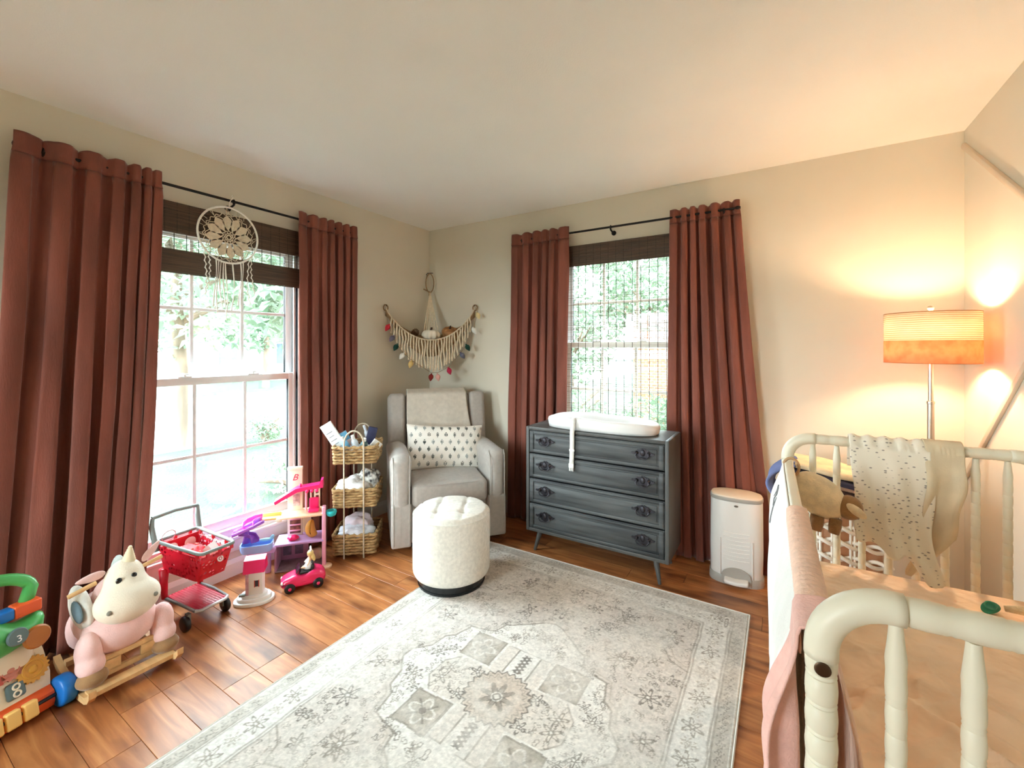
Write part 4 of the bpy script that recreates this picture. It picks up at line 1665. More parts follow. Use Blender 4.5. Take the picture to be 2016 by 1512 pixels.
cz = -.012
dring(.012, 8, .002, .003, 'lace_ring', 0, cz)
dring(.022, 10, .003, .0026, 'lace_ring', 0, cz)
dring(.034, 12, .004, .0024, 'lace_ring', 0, cz)
dring(.112, 12, .010, .0022, 'lace_ring', 0, cz)
dring(.128, 24, .005, .002, 'lace_ring', 0, cz)
for k in range(12):
    a = 2 * PI * k / 12 + .1
    c, s = math.cos(a), math.sin(a)
    # a leaf shaped lace petal, a thin solid weave with its own edge
    poly = []
    for t in np.linspace(0, 1, 9):
        poly.append((.036 + .086 * t, .0255 * math.sin(PI * t ** 1.25)))
    full = poly + [(x, -y) for x, y in reversed(poly[1:-1])]
    pr = MB()
    pr.prism([(x * c - y * s, x * s + y * c) for x, y in full], -.0008, .0008, M=Matrix.Translation((0, 0, cz)) @ Matrix.Rotation(PI / 2, 4, 'X'))
    pr.build('lace_petal', M_lace, dc)
    MB().tube([(.034 * c, 0, cz + .034 * s), (.128 * c, 0, cz + .128 * s), (DR * c, 0, DR * s)], .0016, 5).build('lace_thread', M_lace, dc)
for k in range(40):
    a = 2 * PI * k / 40
    r0 = .136
    if k % 2 == 0:
        MB().tube([(r0 * math.cos(a), 0, cz + r0 * math.sin(a)), (DR * math.cos(a + .08), 0, DR * math.sin(a + .08))], .0012, 5).build('lace_thread', M_lace, dc)
hang = [(0, 0, DR), (.0, -.004, DR + .02), (0, -.034, .21)]
MB().tube([(0, 0, DR), (0, -.01, DR + .03), (0, -.036, .205), (0, -.048, .21), (0, -.040, .222), (0, -.028, .213)], .0022, 6).build('hanging_loop', M_lacew, dc)
r = random.Random(11)
for i, (x, L, kind) in enumerate(((-.125, .25, 1), (-.105, .20, 1), (-.07, .27, 0), (-.058, .30, 0), (-.045, .27, 0), (-.03, .33, 0), (-.02, .28, 0), (.018, .27, 0), (.06, .25, 0), (.072, .30, 0), (.105, .27, 1), (.122, .22, 1))):
    z0 = -math.sqrt(max(0, DR ** 2 - x ** 2))
    n = 26
    pts, rad = [], []
    for k in range(n + 1):
        t = k / n
        pts.append((x + .012 * math.sin(t * 3 + i) * t + (.004 * math.sin(k * 1.6) if kind else 0), -.006 + .004 * math.cos(t * 5 + i), z0 - L * t))
        rad.append((.0038 if k % 2 else .0022) if kind else .0030 + .001 * math.sin(t * 7 + i))
    MB().tube(pts, rad, 6).build('lace_ribbon' if kind else 'yarn_tassel', M_lacew, dc, 180)
# ---------------------------------------------------------------- toy shopping cart (front = local -y)
M_cgrey = mat('grey_green_plastic', (122, 130, 126), .45, .05, 5)
M_blackp = mat('black_rubber', (22, 22, 24), .4, .1, 8)
M_red = mat('red_plastic', (204, 22, 44), .35, .08, 5)


def holed(name, c, scale, thr, rand=.55):
    m, nt, n, l, b = new_mat(name)
    b.inputs['Base Color'].default_value = (*lin(c), 1)
    b.inputs['Roughness'].default_value = .35
    tc = n.new('ShaderNodeTexCoord')
    v = n.new('ShaderNodeTexVoronoi')
    v.inputs['Scale'].default_value = scale
    v.inputs['Randomness'].default_value = rand
    l.new(tc.outputs['Object'], v.inputs['Vector'])
    c_ = n.new('ShaderNodeMath')
    c_.operation = 'LESS_THAN'
    c_.inputs[1].default_value = thr
    l.new(v.outputs['Distance'], c_.inputs[0])
    t = n.new('ShaderNodeBsdfTransparent')
    mx = n.new('ShaderNodeMixShader')
    l.new(c_.outputs[0], mx.inputs[0])
    l.new(b.outputs[0], mx.inputs[1])
    l.new(t.outputs[0], mx.inputs[2])
    l.new(mx.outputs[0], n['Material Output'].inputs['Surface'])
    return m


M_redmesh = holed('perforated_red_plastic', (206, 20, 44), 50, .36)
M_redtray = holed('perforated_red_tray', (186, 30, 56), 75, .42, .1)
ct = thing('toy_shopping_cart', 'red toy shopping cart with grey handle by the left window', 'toy cart', (-2.505, 1.035, 0), 95)


def crect(z):
    t = (.382 - z) / .147
    k = 1 - .16 * t
    pts = []
    yf, yr = -.18 + .055 * t, .18 - .03 * t
    for x, y in rrect(1, 1, .16, .12):
        yy = yf + (yr - yf) * (y + 1) / 2
        hx = (.0775 + .02 * (y + 1) / 2) * k
        pts.append((x * hx, yy, z))
    return pts


def loft(zs, m, name, parent, bottom=False):
    R = [crect(z) for z in zs]
    n = len(R[0])
    b = MB()
    vs = [p for r_ in R for p in r_]
    fs = [(i * n + k, i * n + (k + 1) % n, (i + 1) * n + (k + 1) % n, (i + 1) * n + k) for i in range(len(R) - 1) for k in range(n)]
    if bottom:
        fs.append(tuple((len(R) - 1) * n + k for k in range(n)))
    b.raw(vs, fs)
    return solid(b.build(name, m, parent, 60), .003)


bsk = loft([.362, .32, .28, .236], M_redmesh, 'basket', ct, True)
MB().tube(crect(.382), .0085, 8, closed=True).build('rim', M_cgrey, ct, 180)
P = crect(.372)
for k in range(0, len(P), max(1, len(P) // 12)):
    x, y, z = P[k]
    MB().box((x, y, .37), (.012, .012, .026)).build('rim_post', M_red, bsk, smooth=0)
MB().rbox((0, .150, .325), (.165, .004, .10), .002, 1, rot=(.1, 0, 0)).build('seat_flap', M_red, ct)
for s in (-1, 1):
    MB().ell((s * .042, .146, .33), (.027, .003, .032), 20, 10).build('leg_opening', M_white, ct)
for s in (-1, 1):
    MB().tube([(s * .098, .165, .335), (s * .103, .182, .39), (s * .106, .20, .45), (s * .104, .197, .497)], [.012, .013, .012, .009], 10).build('handle_arm', M_cgrey, ct, 180)
    MB().tube([(s * .085, .13, .25), (s * .083, .135, .18), (s * .082, .13, .10)], [.022, .017, .013], 10).build('rear_leg', M_red, ct, 180)
    MB().tube([(s * .082, .14, .10), (s * .080, 0, .105), (s * .074, -.125, .100)], .007, 8).build('tray_rail', M_cgrey, ct)
    for y, r_ in ((-.075, .036), (.14, .03)):
        M = Matrix.Translation((s * .092, y, r_)) @ Matrix.Rotation(PI / 2, 4, 'Y')
        MB().lathe([(.004, -.013), (r_ * .75, -.013), (r_ - .003, -.010), (r_, -.004), (r_, .004), (r_ - .003, .010), (r_ * .75, .013), (.004, .014)], 24, M=M).build('wheel', M_blackp, ct)
        MB().box((s * .080, y, r_ + .022), (.016, .024, .045)).build('wheel_fork', M_cgrey, ct, smooth=0)
MB().tube([(-.106, .198, .497), (0, .203, .504), (.106, .198, .497)], .0095, 10).build('handle_bar', M_cgrey, ct)
MB().tube([(-.074, -.125, .100), (-.055, -.142, .100), (.055, -.142, .100), (.074, -.125, .100)], .008, 8).build('tray_front_bar', mat('silver_plastic', (190, 190, 192), .3, .05, 5, metal=.4), ct)
MB().rbox((0, .0, .103), (.142, .27, .006), .002, 1).build('tray', M_redtray, ct)
Mt = Matrix.Translation((.018, -.1645, .322)) @ Matrix.Rotation(-.34, 4, 'X')
e = MB()
e.torus((0, 0, 0), .0115, .0032, ax='y', n=28, k=6, M=Mt)
eo = e.build('ring_emblem', M_white, bsk)
MB().ell((0, 0, 0), (.0052, .002, .0052), 14, 8, M=Mt).build('emblem_dot', M_white, bsk)
CM = Matrix.Translation((-2.505, 1.035, 0)) @ Matrix.Rotation(math.radians(95), 4, 'Z')


def ct_item(name, label, cat, p, rot=(0, 0, 0)):
    t = thing(name, label, cat, CM @ Vector(p))
    t.rotation_euler = (Matrix.Rotation(math.radians(95), 3, 'Z') @ Euler(rot).to_matrix()).to_euler()
    return t


M_polka = mat('red_polka_cloth', (206, 26, 44), .8, .1, 44, c2=(206, 26, 44))
t = ct_item('cloth_bag', 'red cloth bag lying in the toy shopping cart', 'bag', (-.012, .03, .305))
bundle_mesh((.062, .085, .055), 9, .2).build('bag_body', mat('red_bag', (214, 24, 42), .6, .15, 20, .3, 60), t, 180)
b = MB()
for k in range(16):
    a, th = k * 2.4, .35 + .9 * ((k * 37) % 16) / 16
    p = Vector((.062 * math.sin(th) * math.cos(a), .085 * math.sin(th) * math.sin(a), .055 * math.cos(th)))
    b.ell(p * 1.02, (.006, .006, .006), 8, 6)
stuff(b.build('dots', mat('salmon_dot', (238, 120, 110), .7), t))
t = ct_item('toy_milk_carton', 'white toy milk carton standing in the cart front', 'carton', (.008, -.085, .27), (.1, 0, .5))
MB().rbox((0, 0, .045), (.05, .05, .09), .002, 1).build('carton', M_paper, t)
MB().raw([(-.025, -.025, .09), (.025, -.025, .09), (.025, .025, .09), (-.025, .025, .09), (-.025, 0, .118), (.025, 0, .118)], [(0, 1, 5, 4), (2, 3, 4, 5), (0, 4, 3), (1, 2, 5), (0, 3, 2, 1)]).build('gable_top', M_paper, t, smooth=0)
MB().box((.0256, -.004, .072), (.0008, .028, .026)).build('printed_panel', M_ink, t, smooth=0)
MB().box((.0256, .006, .035), (.0008, .02, .012)).build('printed_panel', M_ink, t, smooth=0)
t = ct_item('toy_fruit', 'pink toy fruit beside the milk carton in the cart', 'toy fruit', (.052, -.085, .30))
MB().ell((0, 0, 0), (.032, .036, .03), 20, 14).build('fruit', mat('pink_plastic', (222, 52, 112), .3, .1, 10), t, 180)
t = ct_item('toy_ring', 'thin pink ring propped at the back of the cart by the handle', 'toy ring', (-.055, .15, .40), (.3, 0, 0))
MB().torus((0, 0, 0), .03, .002, ax='y', n=28, k=6).build('ring', mat('rose_plastic', (206, 130, 150), .4), t)

# ---------------------------------------------------------------- rocking unicorn (front = local -y)
M_plush = mat('cream_plush', (236, 224, 204), .95, .06, 14, .5, 240, sheen=.4, bdist=.004)
M_pinkpl = mat('pink_plush', (240, 200, 196), .95, .06, 14, .5, 240, sheen=.4, bdist=.004)
M_hoof = mat('tan_hoof_plush', (156, 118, 78), .9, .15, 20, .4, 240, sheen=.5, bdist=.004)
M_beech = mat('beech_wood', (222, 180, 126), .5, .15, 6, .1, 80, stretch=(6, 1, 6))
M_eye = mat('black_eye', (14, 12, 12), .1)
ru = thing('rocking_unicorn', 'plush rocking unicorn toy on wooden runners before the left curtain', 'rocking toy', (-2.42, .68, 0), 90)
b = MB()
b.ell((0, .03, .215), (.115, .17, .105), 20, 14)
b.ell((.008, -.075, .20), (.126, .092, .095), 20, 14)
b.ell((.01, .0, .30), (.075, .08, .09), 20, 14)
blob(b.build('body', M_pinkpl, ru), .008, 10)
b = MB()
b.ell((.018, -.085, .385), (.068, .068, .088), 20, 14)
b.ell((.014, -.135, .322), (.110, .088, .080), 20, 14, rot=(.35, 0, 0))
b.ell((.014, -.11, .36), (.08, .07, .07), 20, 14)
blob(b.build('head', M_plush, ru), .006, 10)
Mh = Matrix.Translation((.03, -.088, .463)) @ Matrix.Rotation(.06, 4, 'Y') @ Matrix.Rotation(.12, 4, 'X')
MB().lathe([(.021 * (1 - k / 13) + .003 + .0014 * (k % 2), .062 * k / 12) for k in range(13)], 16, M=Mh).build('horn', mat('cream_horn', (226, 212, 178), .8, .1, 20), ru, 180)
for s, x0, rx in ((-1, -.045, 1.25), (1, .085, -.9)):
    e = MB()
    e.ell((s * .040, 0, 0), (.046, .008, .019), 18, 10, fn=lambda p: (p.x, p.y, p.z * (1 - .35 * (p.x * s / .046))))
    eo = e.build('ear', M_pinkpl, ru, 180, loc=(x0 + .0, -.075, .438), rot=(.3, (-.05 if s < 0 else -.85), 0))
for x, z in ((-.018, .418), (.030, .420)):
    MB().ell((x, -.150 + .004, z - .004), (.0105, .007, .0125), 14, 10).build('eye', M_eye, ru)
for x, z in ((-.062, .322), (.085, .330)):
    MB().ell((x, -.135 - .086 * math.sqrt(max(0, 1 - ((x - .014) / .110) ** 2)), z), (.0085, .008, .009), 12, 8).build('nostril', mat('nostril_felt', (128, 124, 112), .9), ru)
for s in (-1, 1):
    fx = -.098 if s < 0 else .138
    g = MB()
    g.ell((fx, -.105, .165), (.043, .055, .078), 18, 12, rot=(.25, 0, 0))
    g.ell((fx, -.125, .118), (.046, .052, .046), 18, 12)
    lg = blob(g.build('leg', M_pinkpl, ru), .007, 8)
    g = MB()
    g.ell((fx + s * .0, -.140, .072), (.049, .058, .034), 20, 12, rot=(-.15, 0, 0))
    g.build('hoof', M_hoof, lg, 180)
    g = MB()
    g.ell((fx * .75, .12, .16), (.04, .055, .08), 18, 12)
    g.build('leg', M_pinkpl, ru, 180)
    # runners
    rp_ = [(-.255, .058), (-.235, .036), (-.20, .020), (-.12, .006), (-.02, .0005), (.08, .004), (.15, .016), (.185, .03)]
    poly = rp_ + [(y, z + .026) for y, z in reversed(rp_)]
    x = -.125 if s < 0 else .152
    MB().prism(poly, -.011, .011, M=Matrix.Translation((x, 0, 0)) @ Matrix(((0, 0, 1, 0), (1, 0, 0, 0), (0, 1, 0, 0), (0, 0, 0, 1)))).build('runner', M_beech, ru)
    hx = -.06 if s < 0 else .075
    MB().tube([(hx, -.045, .398), (hx + s * .085, -.05, .398 + (-.018 if s < 0 else .022))], .0085, 12).build('handle', M_beech, ru)
    w = MB()
    w.ell((s * .088, .03, .285), (.028, .125, .078), 20, 14, rot=(.2, 0, 0))
    wg = w.build('wing', mat('wing_print', (236, 232, 222), .95, .1, 26, .3, 200, c2=(206, 204, 196)), ru, 180)
    MB().ell((s * .114, -.03, .300), (.012, .06, .034), 16, 10, rot=(.25, 0, 0)).build('wing_patch', mat('slate_blue_felt', (112, 136, 148), .95, .1, 30), wg, 180)
brd = MB()
for z0, z1 in ((.052, .072), (.112, .13)):
    brd.box((.0135, -.135, (z0 + z1) / 2), (.265, .016, z1 - z0))
for xa, xb in ((-.119, -.01), (.055, .146)):
    brd.box(((xa + xb) / 2, -.135, .092), (xb - xa, .016, .044))
brd.build('front_board', M_beech, ru, smooth=0)
MB().box((.0135, -.19, .043), (.275, .05, .016)).build('foot_rest', M_beech, ru, smooth=0)
MB().box((.0135, .10, .05), (.265, .03, .02)).build('cross_bar', M_beech, ru, smooth=0)
mn = MB()
mn.ell((.02, -.01, .40), (.026, .035, .07), 16, 10)
mn.build('mane', mat('grey_mane', (196, 206, 204), .95, .15, 30, .5, 120), ru, 180)
tl = MB()
tl.tube([(0, .19, .24), (0, .215, .20), (.01, .215, .13)], [.02, .024, .008], 10)
tl.build('tail', bpy.data.materials['grey_mane'], ru, 180)

# ---------------------------------------------------------------- activity walker (front = local -y)
M_green = mat('leaf_green_plastic', (78, 176, 92), .35, .06, 5)
M_orange = mat('orange_plastic', (232, 92, 40), .35, .06, 5)
M_blue = mat('blue_plastic', (16, 112, 196), .35, .06, 5)
M_creamp = mat('cream_plastic', (234, 222, 198), .4, .04, 5)
M_yel = mat('pale_yellow_plastic', (246, 200, 116), .4, .05, 5)
M_gold = mat('gold_plastic', (214, 158, 60), .4, .08, 8)
M_redg = mat('brick_red_plastic', (196, 84, 70), .4, .08, 8)
M_slate = mat('slate_plastic', (92, 112, 114), .4, .08, 8)
aw = thing('activity_walker', 'colourful baby activity walker at the left edge of the room', 'baby walker', (-2.31, .321, 0), 104)
b = MB()
prof = [(.0, .012), (-.028, .016), (-.036, .04), (-.03, .072), (.0, .092), (.26, .092), (.30, .06), (.30, .012)]
b.prism(prof, -.165, .165, M=Matrix(((0, 0, 1, 0), (1, 0, 0, 0), (0, 1, 0, 0), (0, 0, 0, 1))))
b.build('base', M_orange, aw)
tilt = Matrix.Translation((0, -.006, .085)) @ Matrix.Rotation(-.34, 4, 'X')


def on(x, z, d=0):
    return tilt @ Vector((x, d, z))


# face panel with a shaped top: local x across, z up along the slope
poly = [(-.165, 0), (.165, 0), (.172, .05), (.166, .13), (.158, .19), (.172, .205), (.165, .222), (.11, .20), (.06, .195), (-.06, .195), (-.11, .20), (-.165, .222), (-.172, .205), (-.158, .19), (-.172, .05)]
b = MB()
b.prism(poly, 0, .035, M=tilt @ Matrix.Translation((0, .035, 0)) @ Matrix.Rotation(PI / 2, 4, 'X'))
b.build('face_panel', M_creamp, aw)
b = MB()
b.rbox((0, .075, .185), (.29, .11, .19), .04, 4)
b.build('rear_housing', M_creamp, aw, 180)


def gear(x, z, R, n, m, d=-.006):
    g = []
    for k in range(n * 4):
        a = 2 * PI * k / (n * 4)
        g.append(((R if k % 4 < 2 else R * .88) * math.cos(a), (R if k % 4 < 2 else R * .88) * math.sin(a)))
    o = MB().prism(g, 0, .012, M=tilt @ Matrix.Translation((x, d + .006, z)) @ Matrix.Rotation(PI / 2, 4, 'X')).build('gear', m, aw)
    MB().torus((0, 0, 0), R * .62, R * .07, ax='y', n=24, k=6, M=tilt @ Matrix.Translation((x, d - .006, z))).build('gear_ring', m, o)
    MB().ell((0, 0, 0), (R * .3, .006, R * .3), 16, 8, M=tilt @ Matrix.Translation((x, d - .006, z))).build('gear_hub', m, o)


gear(.125, .085, .046, 18, M_gold)
gear(.070, .118, .036, 14, mat('rose_brown_plastic', (206, 130, 112), .4, .08, 8))
gear(.018, .112, .040, 16, M_redg)
gear(-.07, .11, .046, 18, M_gold)
for x in (.075, -.04):
    o = MB().rbox(on(x, .045, -.004), (.05, .018, .055), .012, 3, rot=(-.34, 0, 0)).build('shape_block', M_slate, aw)
    for dz in (-.012, .012):
        MB().torus((0, 0, 0), .009, .003, ax='y', n=18, k=6, M=tilt @ Matrix.Translation((x, -.014, .045 + dz))).build('button_ring', M_creamp, o)
for k, x in enumerate((-.13, -.085, -.04, .005, .05, .095)):
    MB().rbox((x, -.034, .052), (.040, .03, .058), .007, 3, rot=(-.25, 0, 0)).build('piano_key', M_yel, aw)
gb = MB()
gb.ell((0, .055, .315), (.175, .062, .068), 28, 16, fn=lambda p: (p.x, p.y, p.z + .022 * math.cos(p.x * 34) * (p.z > 0)))
gb.build('green_housing', M_green, aw, 180)
o = MB().lathe([(.028, 0), (.030, .004), (.026, .012), (.004, .014)], 24, M=Matrix.Translation((.075, -.004, .322)) @ Matrix.Rotation(PI / 2 - .25, 4, 'X')).build('number_dial', M_slate, aw)
text('dial_number', '3', .032, M_white, o, (.075, -.0200, .319), (PI / 2 - .25, 0, 0))
MB().lathe([(.036, 0), (.04, .005), (.034, .014), (.01, .017)], 24, M=Matrix.Translation((.128, -.0, .290)) @ Matrix.Rotation(PI / 2 - .2, 4, 'X')).build('spinning_disc', mat('amber_plastic', (176, 104, 38), .35, .1, 10), aw)
MB().rbox((.125, .06, .388), (.075, .05, .045), .006, 2).build('orange_block', M_orange, aw)
MB().rbox((.068, .06, .388), (.045, .046, .04), .008, 2).build('blue_block', M_blue, aw)
MB().rbox((-.10, .06, .388), (.10, .05, .045), .006, 2).build('orange_block', M_orange, aw)
MB().rbox((0, .06, .386), (.10, .045, .04), .006, 2).build('cream_block', M_creamp, aw)
hp = [(-.13, .07, .40)] + [(-.155 * math.cos(a), .085 + .03 * math.sin(a), .435 + .075 * math.sin(a) ** .8) for a in np.linspace(.12, PI - .12, 20)] + [(.13, .07, .40)]
MB().tube(hp, .021, 12).build('handle', M_green, aw, 180)
for x, y in ((.192, -.03), (-.192, -.03), (.175, .25), (-.175, .25)):
    M = Matrix.Translation((x, y, .055)) @ Matrix.Rotation(PI / 2, 4, 'Y')
    MB().lathe([(.01, -.024), (.045, -.024), (.052, -.020), (.055, -.012), (.055, .012), (.052, .020), (.045, .024), (.01, .026)], 32, M=M).build('wheel', M_blue, aw)
MB().tube([(-.19, -.03, .055), (.19, -.03, .055)], .008, 8).build('axle', M_blackp, aw)

# ---------------------------------------------------------------- dollhouse (front = local -y)
M_peach = mat('peach_plastic', (246, 206, 170), .4, .04, 5)
M_lav = mat('lavender_plastic', (196, 160, 214), .4, .08, 8)
M_purp = mat('purple_plastic', (146, 86, 196), .35, .08, 6)
M_hot = mat('hot_pink_plastic', (240, 40, 110), .3, .06, 6)
M_pk = mat('soft_pink_plastic', (240, 170, 196), .4, .05, 6)
M_pbl = mat('pale_blue_plastic', (150, 190, 240), .3, .06, 6)
M_mauve = mat('mauve_panel', (176, 132, 170), .4, .1, 9)
M_teal = mat('teal_plastic', (40, 190, 196), .3, .06, 6)
dh = thing('dollhouse', 'pink and lavender plastic dollhouse with slide under the left window corner', 'dollhouse', (-2.495, 1.58, 0), 50)


def part(nm, m, b, sm=40, parent=dh):
    return b.build(nm, m, parent, sm)


part('base_floor', mat('smoky_floor', (150, 138, 146), .25, .3, 14), MB().rbox((-.005, .08, .006), (.27, .16, .012), .004, 1))
part('step_disc', M_peach, MB().lathe([(.035, 0), (.036, .006), (.034, .01)], 24, c=(.145, .0, 0)))
part('right_post', M_pk, MB().rbox((.133, .022, .185), (.022, .045, .37), .006, 2))
part('left_wall', M_mauve, MB().rbox((-.134, .075, .085), (.012, .15, .155), .004, 1))
bw = part('rear_wall', M_mauve, MB().rbox((-.055, .150, .088), (.17, .010, .152), .003, 1))
for x in (-.092, -.025):
    part('window_panel', mat('window_print', (112, 100, 132), .3, .3, 30), MB().rbox((x, .143, .085), (.048, .006, .085), .002, 1), parent=bw)
part('middle_floor', M_lav, MB().rbox((-.005, .078, .164), (.275, .16, .014), .004, 1))
part('upper_floor', M_peach, MB().rbox((.01, .075, .323), (.245, .15, .013), .004, 1))
tt = part('tower', M_creamp, MB().rbox((-.045, .130, .385), (.085, .02, .43), .003, 1))
part('tower_cap', M_creamp, MB().rbox((-.045, .128, .592), (.088, .028, .02), .003, 1), parent=tt)
text('tower_letter', 'B', .056, mat('deep_pink_print', (196, 36, 84), .5), tt, (-.046, .1192, .535), (PI / 2, 0, 0), .35)
part('lift_mirror', mat('silver_print', (196, 176, 176), .2, .4, 40), MB().rbox((-.036, .118, .395), (.040, .004, .075), .001, 1), parent=tt)
bunk = part('bunk_print', mat('brown_print', (150, 96, 78), .6, .4, 50, c2=(92, 54, 44)), MB().rbox((-.043, .118, .245), (.062, .004, .12), .001, 1), parent=tt)
for k in range(3):
    part('bunk_shelf', M_pk, MB().rbox((-.043, .112, .205 + .035 * k), (.062, .012, .006), .001, 1), parent=tt)
part('side_wall', M_creamp, MB().rbox((.02, .148, .245), (.05, .006, .145), .002, 1))
rf = [(-.150, .418), (-.030, .488), (.012, .494), (.105, .502), (.112, .528), (.124, .530), (.126, .482), (.02, .472), (-.02, .466), (-.142, .402)]
part('roof', M_hot, MB().prism(rf, -.035, .035, M=Matrix.Translation((0, .065, 0)) @ Matrix.Rotation(PI / 2, 4, 'X')))
for x in (.035, .062, .09):
    part('roof_bulb', M_hot, MB().ell((x, .03, .468), (.011, .011, .011), 12, 8))
part('roof_peg', M_hot, MB().ell((-.005, .06, .50), (.009, .009, .012), 12, 8))
for x in (.048, .072, .098):
    part('wall_stud', M_creamp, MB().rbox((x, .11, .40), (.009, .010, .145), .002, 1))
for x, z in ((.073, .372), (.073, .46), (.085, .42)):
    part('wall_rail', M_creamp, MB().rbox((x, .11, z), (.058 if x < .08 else .03, .009, .010), .002, 1))
part('pink_column', M_pk, MB().cyl((.02, .11, .33), (.02, .11, .47), .006, n=12))
th_ = MB()
th_.rbox((.07, .055, .343), (.062, .05, .022), .008, 2)
th_.rbox((.07, .078, .375), (.055, .016, .075), .010, 3)
part('throne_seat', M_hot, th_, 180)
part('egg_chair', M_gold, MB().ell((.062, .06, .225), (.042, .035, .055), 22, 14, fn=lambda p: (p.x + (.030 * max(0, 1 - ((p.z - .012) / .05) ** 2) if p.x > 0 else 0) * -.9, p.y, p.z)), 180)
part('flower_seat', M_hot, MB().ell((-.045, .05, .184), (.03, .028, .016), 26, 12, fn=lambda p: (p.x * (1 + .14 * math.cos(6 * math.atan2(p.y, p.x))), p.y * (1 + .14 * math.cos(6 * math.atan2(p.y, p.x))), p.z)), 180)
part('teal_basin', M_teal, MB().lathe([(.012, -.024), (.026, -.016), (.032, 0), (.030, .014), (.024, .014), (.020, -.008)], 20, c=(.175, .03, .322)), 180)
part('toy_sofa', mat('beige_fabric', (216, 188, 164), .9, .1, 20, .3, 100), MB().rbox((.072, .10, .045), (.08, .05, .065), .018, 4), 180)
part('bridge', M_yel, MB().rbox((-.16, .055, .318), (.11, .04, .014), .004, 1))
part('bridge_rail', M_yel, MB().rbox((-.165, .078, .333), (.10, .006, .022), .002, 1))
part('bridge_bracket', M_creamp, MB().rbox((-.118, .03, .312), (.03, .03, .024), .004, 1))
# spiral slide: pink start, purple run, blue pool


def gutter(pts, w, m, nm, hgt=.016):
    b = MB()
    pts = [Vector(p) for p in pts]
    sec = [(-w, hgt), (-w * .98, .004), (-w * .8, 0), (w * .8, 0), (w * .98, .004), (w, hgt)]
    vs = []
    for i, p in enumerate(pts):
        t = (pts[min(i + 1, len(pts) - 1)] - pts[max(i - 1, 0)]).normalized()
        sd = Vector((t.y, -t.x, 0)).normalized()
        vs += [p + sd * a + Vector((0, 0, z)) for a, z in sec]
    k = len(sec)
    fs = [(i * k + j, i * k + j + 1, (i + 1) * k + j + 1, (i + 1) * k + j) for i in range(len(pts) - 1) for j in range(k - 1)]
    b.raw(vs, fs)
    return solid(part(nm, m, b, 60), .004)


gutter([(-.215, .055, .318), (-.245, .05, .316), (-.27, .03, .312), (-.28, .0, .306), (-.27, -.03, .300)], .026, mat('magenta_plastic', (244, 92, 196), .3, .06, 6), 'slide_top', .024)
gutter([(-.205, .0, .322), (-.25, -.03, .306), (-.30, -.045, .290), (-.345, -.05, .276)], .030, mat('violet_plastic', (176, 110, 226), .3, .06, 6), 'slide_run', .018)
gutter([(-.325, -.03, .27), (-.29, -.005, .255), (-.25, -.005, .235), (-.235, -.03, .215)], .022, M_purp, 'slide_curve', .02)
part('slide_column', M_purp, MB().tube([(-.285, .0, .21), (-.287, 0, .25), (-.285, -.005, .30)], [.024, .012, .02], 14), 180)
pool = MB()
o_, i_ = rrect(.085, .05, .035, .01), rrect(.077, .042, .03, .01)
ring = []
cxp, cyp = -.225, -.03
b = MB()
lv = [([(x * .92, y * .92) for x, y in o_], .168), (o_, .19), (o_, .212), ([(x * .93, y * .9) for x, y in o_], .212), ([(x * .90, y * .86) for x, y in o_], .185)]
n_ = len(o_)
vs = [(cxp + x, cyp + y, z) for r_, z in lv for x, y in r_]
fs = [(i * n_ + k, i * n_ + (k + 1) % n_, (i + 1) * n_ + (k + 1) % n_, (i + 1) * n_ + k) for i in range(len(lv) - 1) for k in range(n_)]
fs += [tuple(reversed(range(n_))), tuple((len(lv) - 1) * n_ + k for k in range(n_))]
b.raw(vs, fs)
part('pool', M_pbl, b, 60)
part('pool_base', M_lav, MB().rbox((cxp + .02, cyp + .02, .155), (.15, .06, .03), .012, 3))
part('pool_post', M_lav, MB().rbox((cxp + .045, .035, .075), (.03, .03, .15), .006, 2))
dol = MB()
dol.ell((-.185, -.005, .215), (.035, .014, .010), 16, 10)
dol.ell((-.15, -.005, .225), (.012, .006, .018), 12, 8, rot=(0, .5, 0))
blob(part('dolphin_seat', mat('aqua_plastic', (150, 214, 234), .3, .05, 6), dol), .003, 3)

# ---------------------------------------------------------------- toy cottage, car and doll
cg = thing('toy_cottage', 'small white toy cottage with hot pink roof on an oval white base', 'toy house', (-2.405, 1.262, 0), 50)
b = MB()
for rx, ry, z0, z1 in ((.098, .066, 0, .016), (.082, .056, .016, .032), (.062, .045, .032, .046)):
    for r_, z in ((.99, z0), (1, z0 + .003), (1, z1 - .003), (.98, z1)):
        pass
    oval(b, [(rx * .99, ry * .99, z0), (rx, ry, z0 + .003), (rx, ry, z1 - .003), (rx * .97, ry * .97, z1)], 40, .9)
b.build('oval_base', M_white, cg)
MB().rbox((.012, 0, .115), (.066, .062, .142), .003, 1).build('house_wall', M_white, cg)
MB().rbox((-.028, -.004, .10), (.016, .056, .11), .003, 1).build('printed_side', mat('rose_print', (214, 168, 182), .5, .3, 40), cg)
MB().raw([(-.045, -.043, .165), (.056, -.043, .165), (.056, .043, .165), (-.045, .043, .165), (-.045, -.022, .225), (.056, -.022, .225), (-.045, .022, .236), (.056, .022, .236)],
         [(0, 1, 5, 4), (4, 5, 7, 6), (6, 7, 2, 3), (0, 4, 6, 3), (1, 2, 7, 5), (0, 3, 2, 1)]).build('roof', M_hot, cg, smooth=0)
w_ = MB().box((.018, -.0322, .105), (.018, .002, .032)).build('window', M_ink, cg, smooth=0)
for dx in (-.010, .010):
    MB().box((.018 + dx, -.0335, .105), (.004, .003, .036)).build('window_shutter', M_redg, cg, smooth=0)
MB().rbox((-.05, -.03, .052), (.03, .018, .012), .004, 2).build('doorstep', M_cgrey, cg)

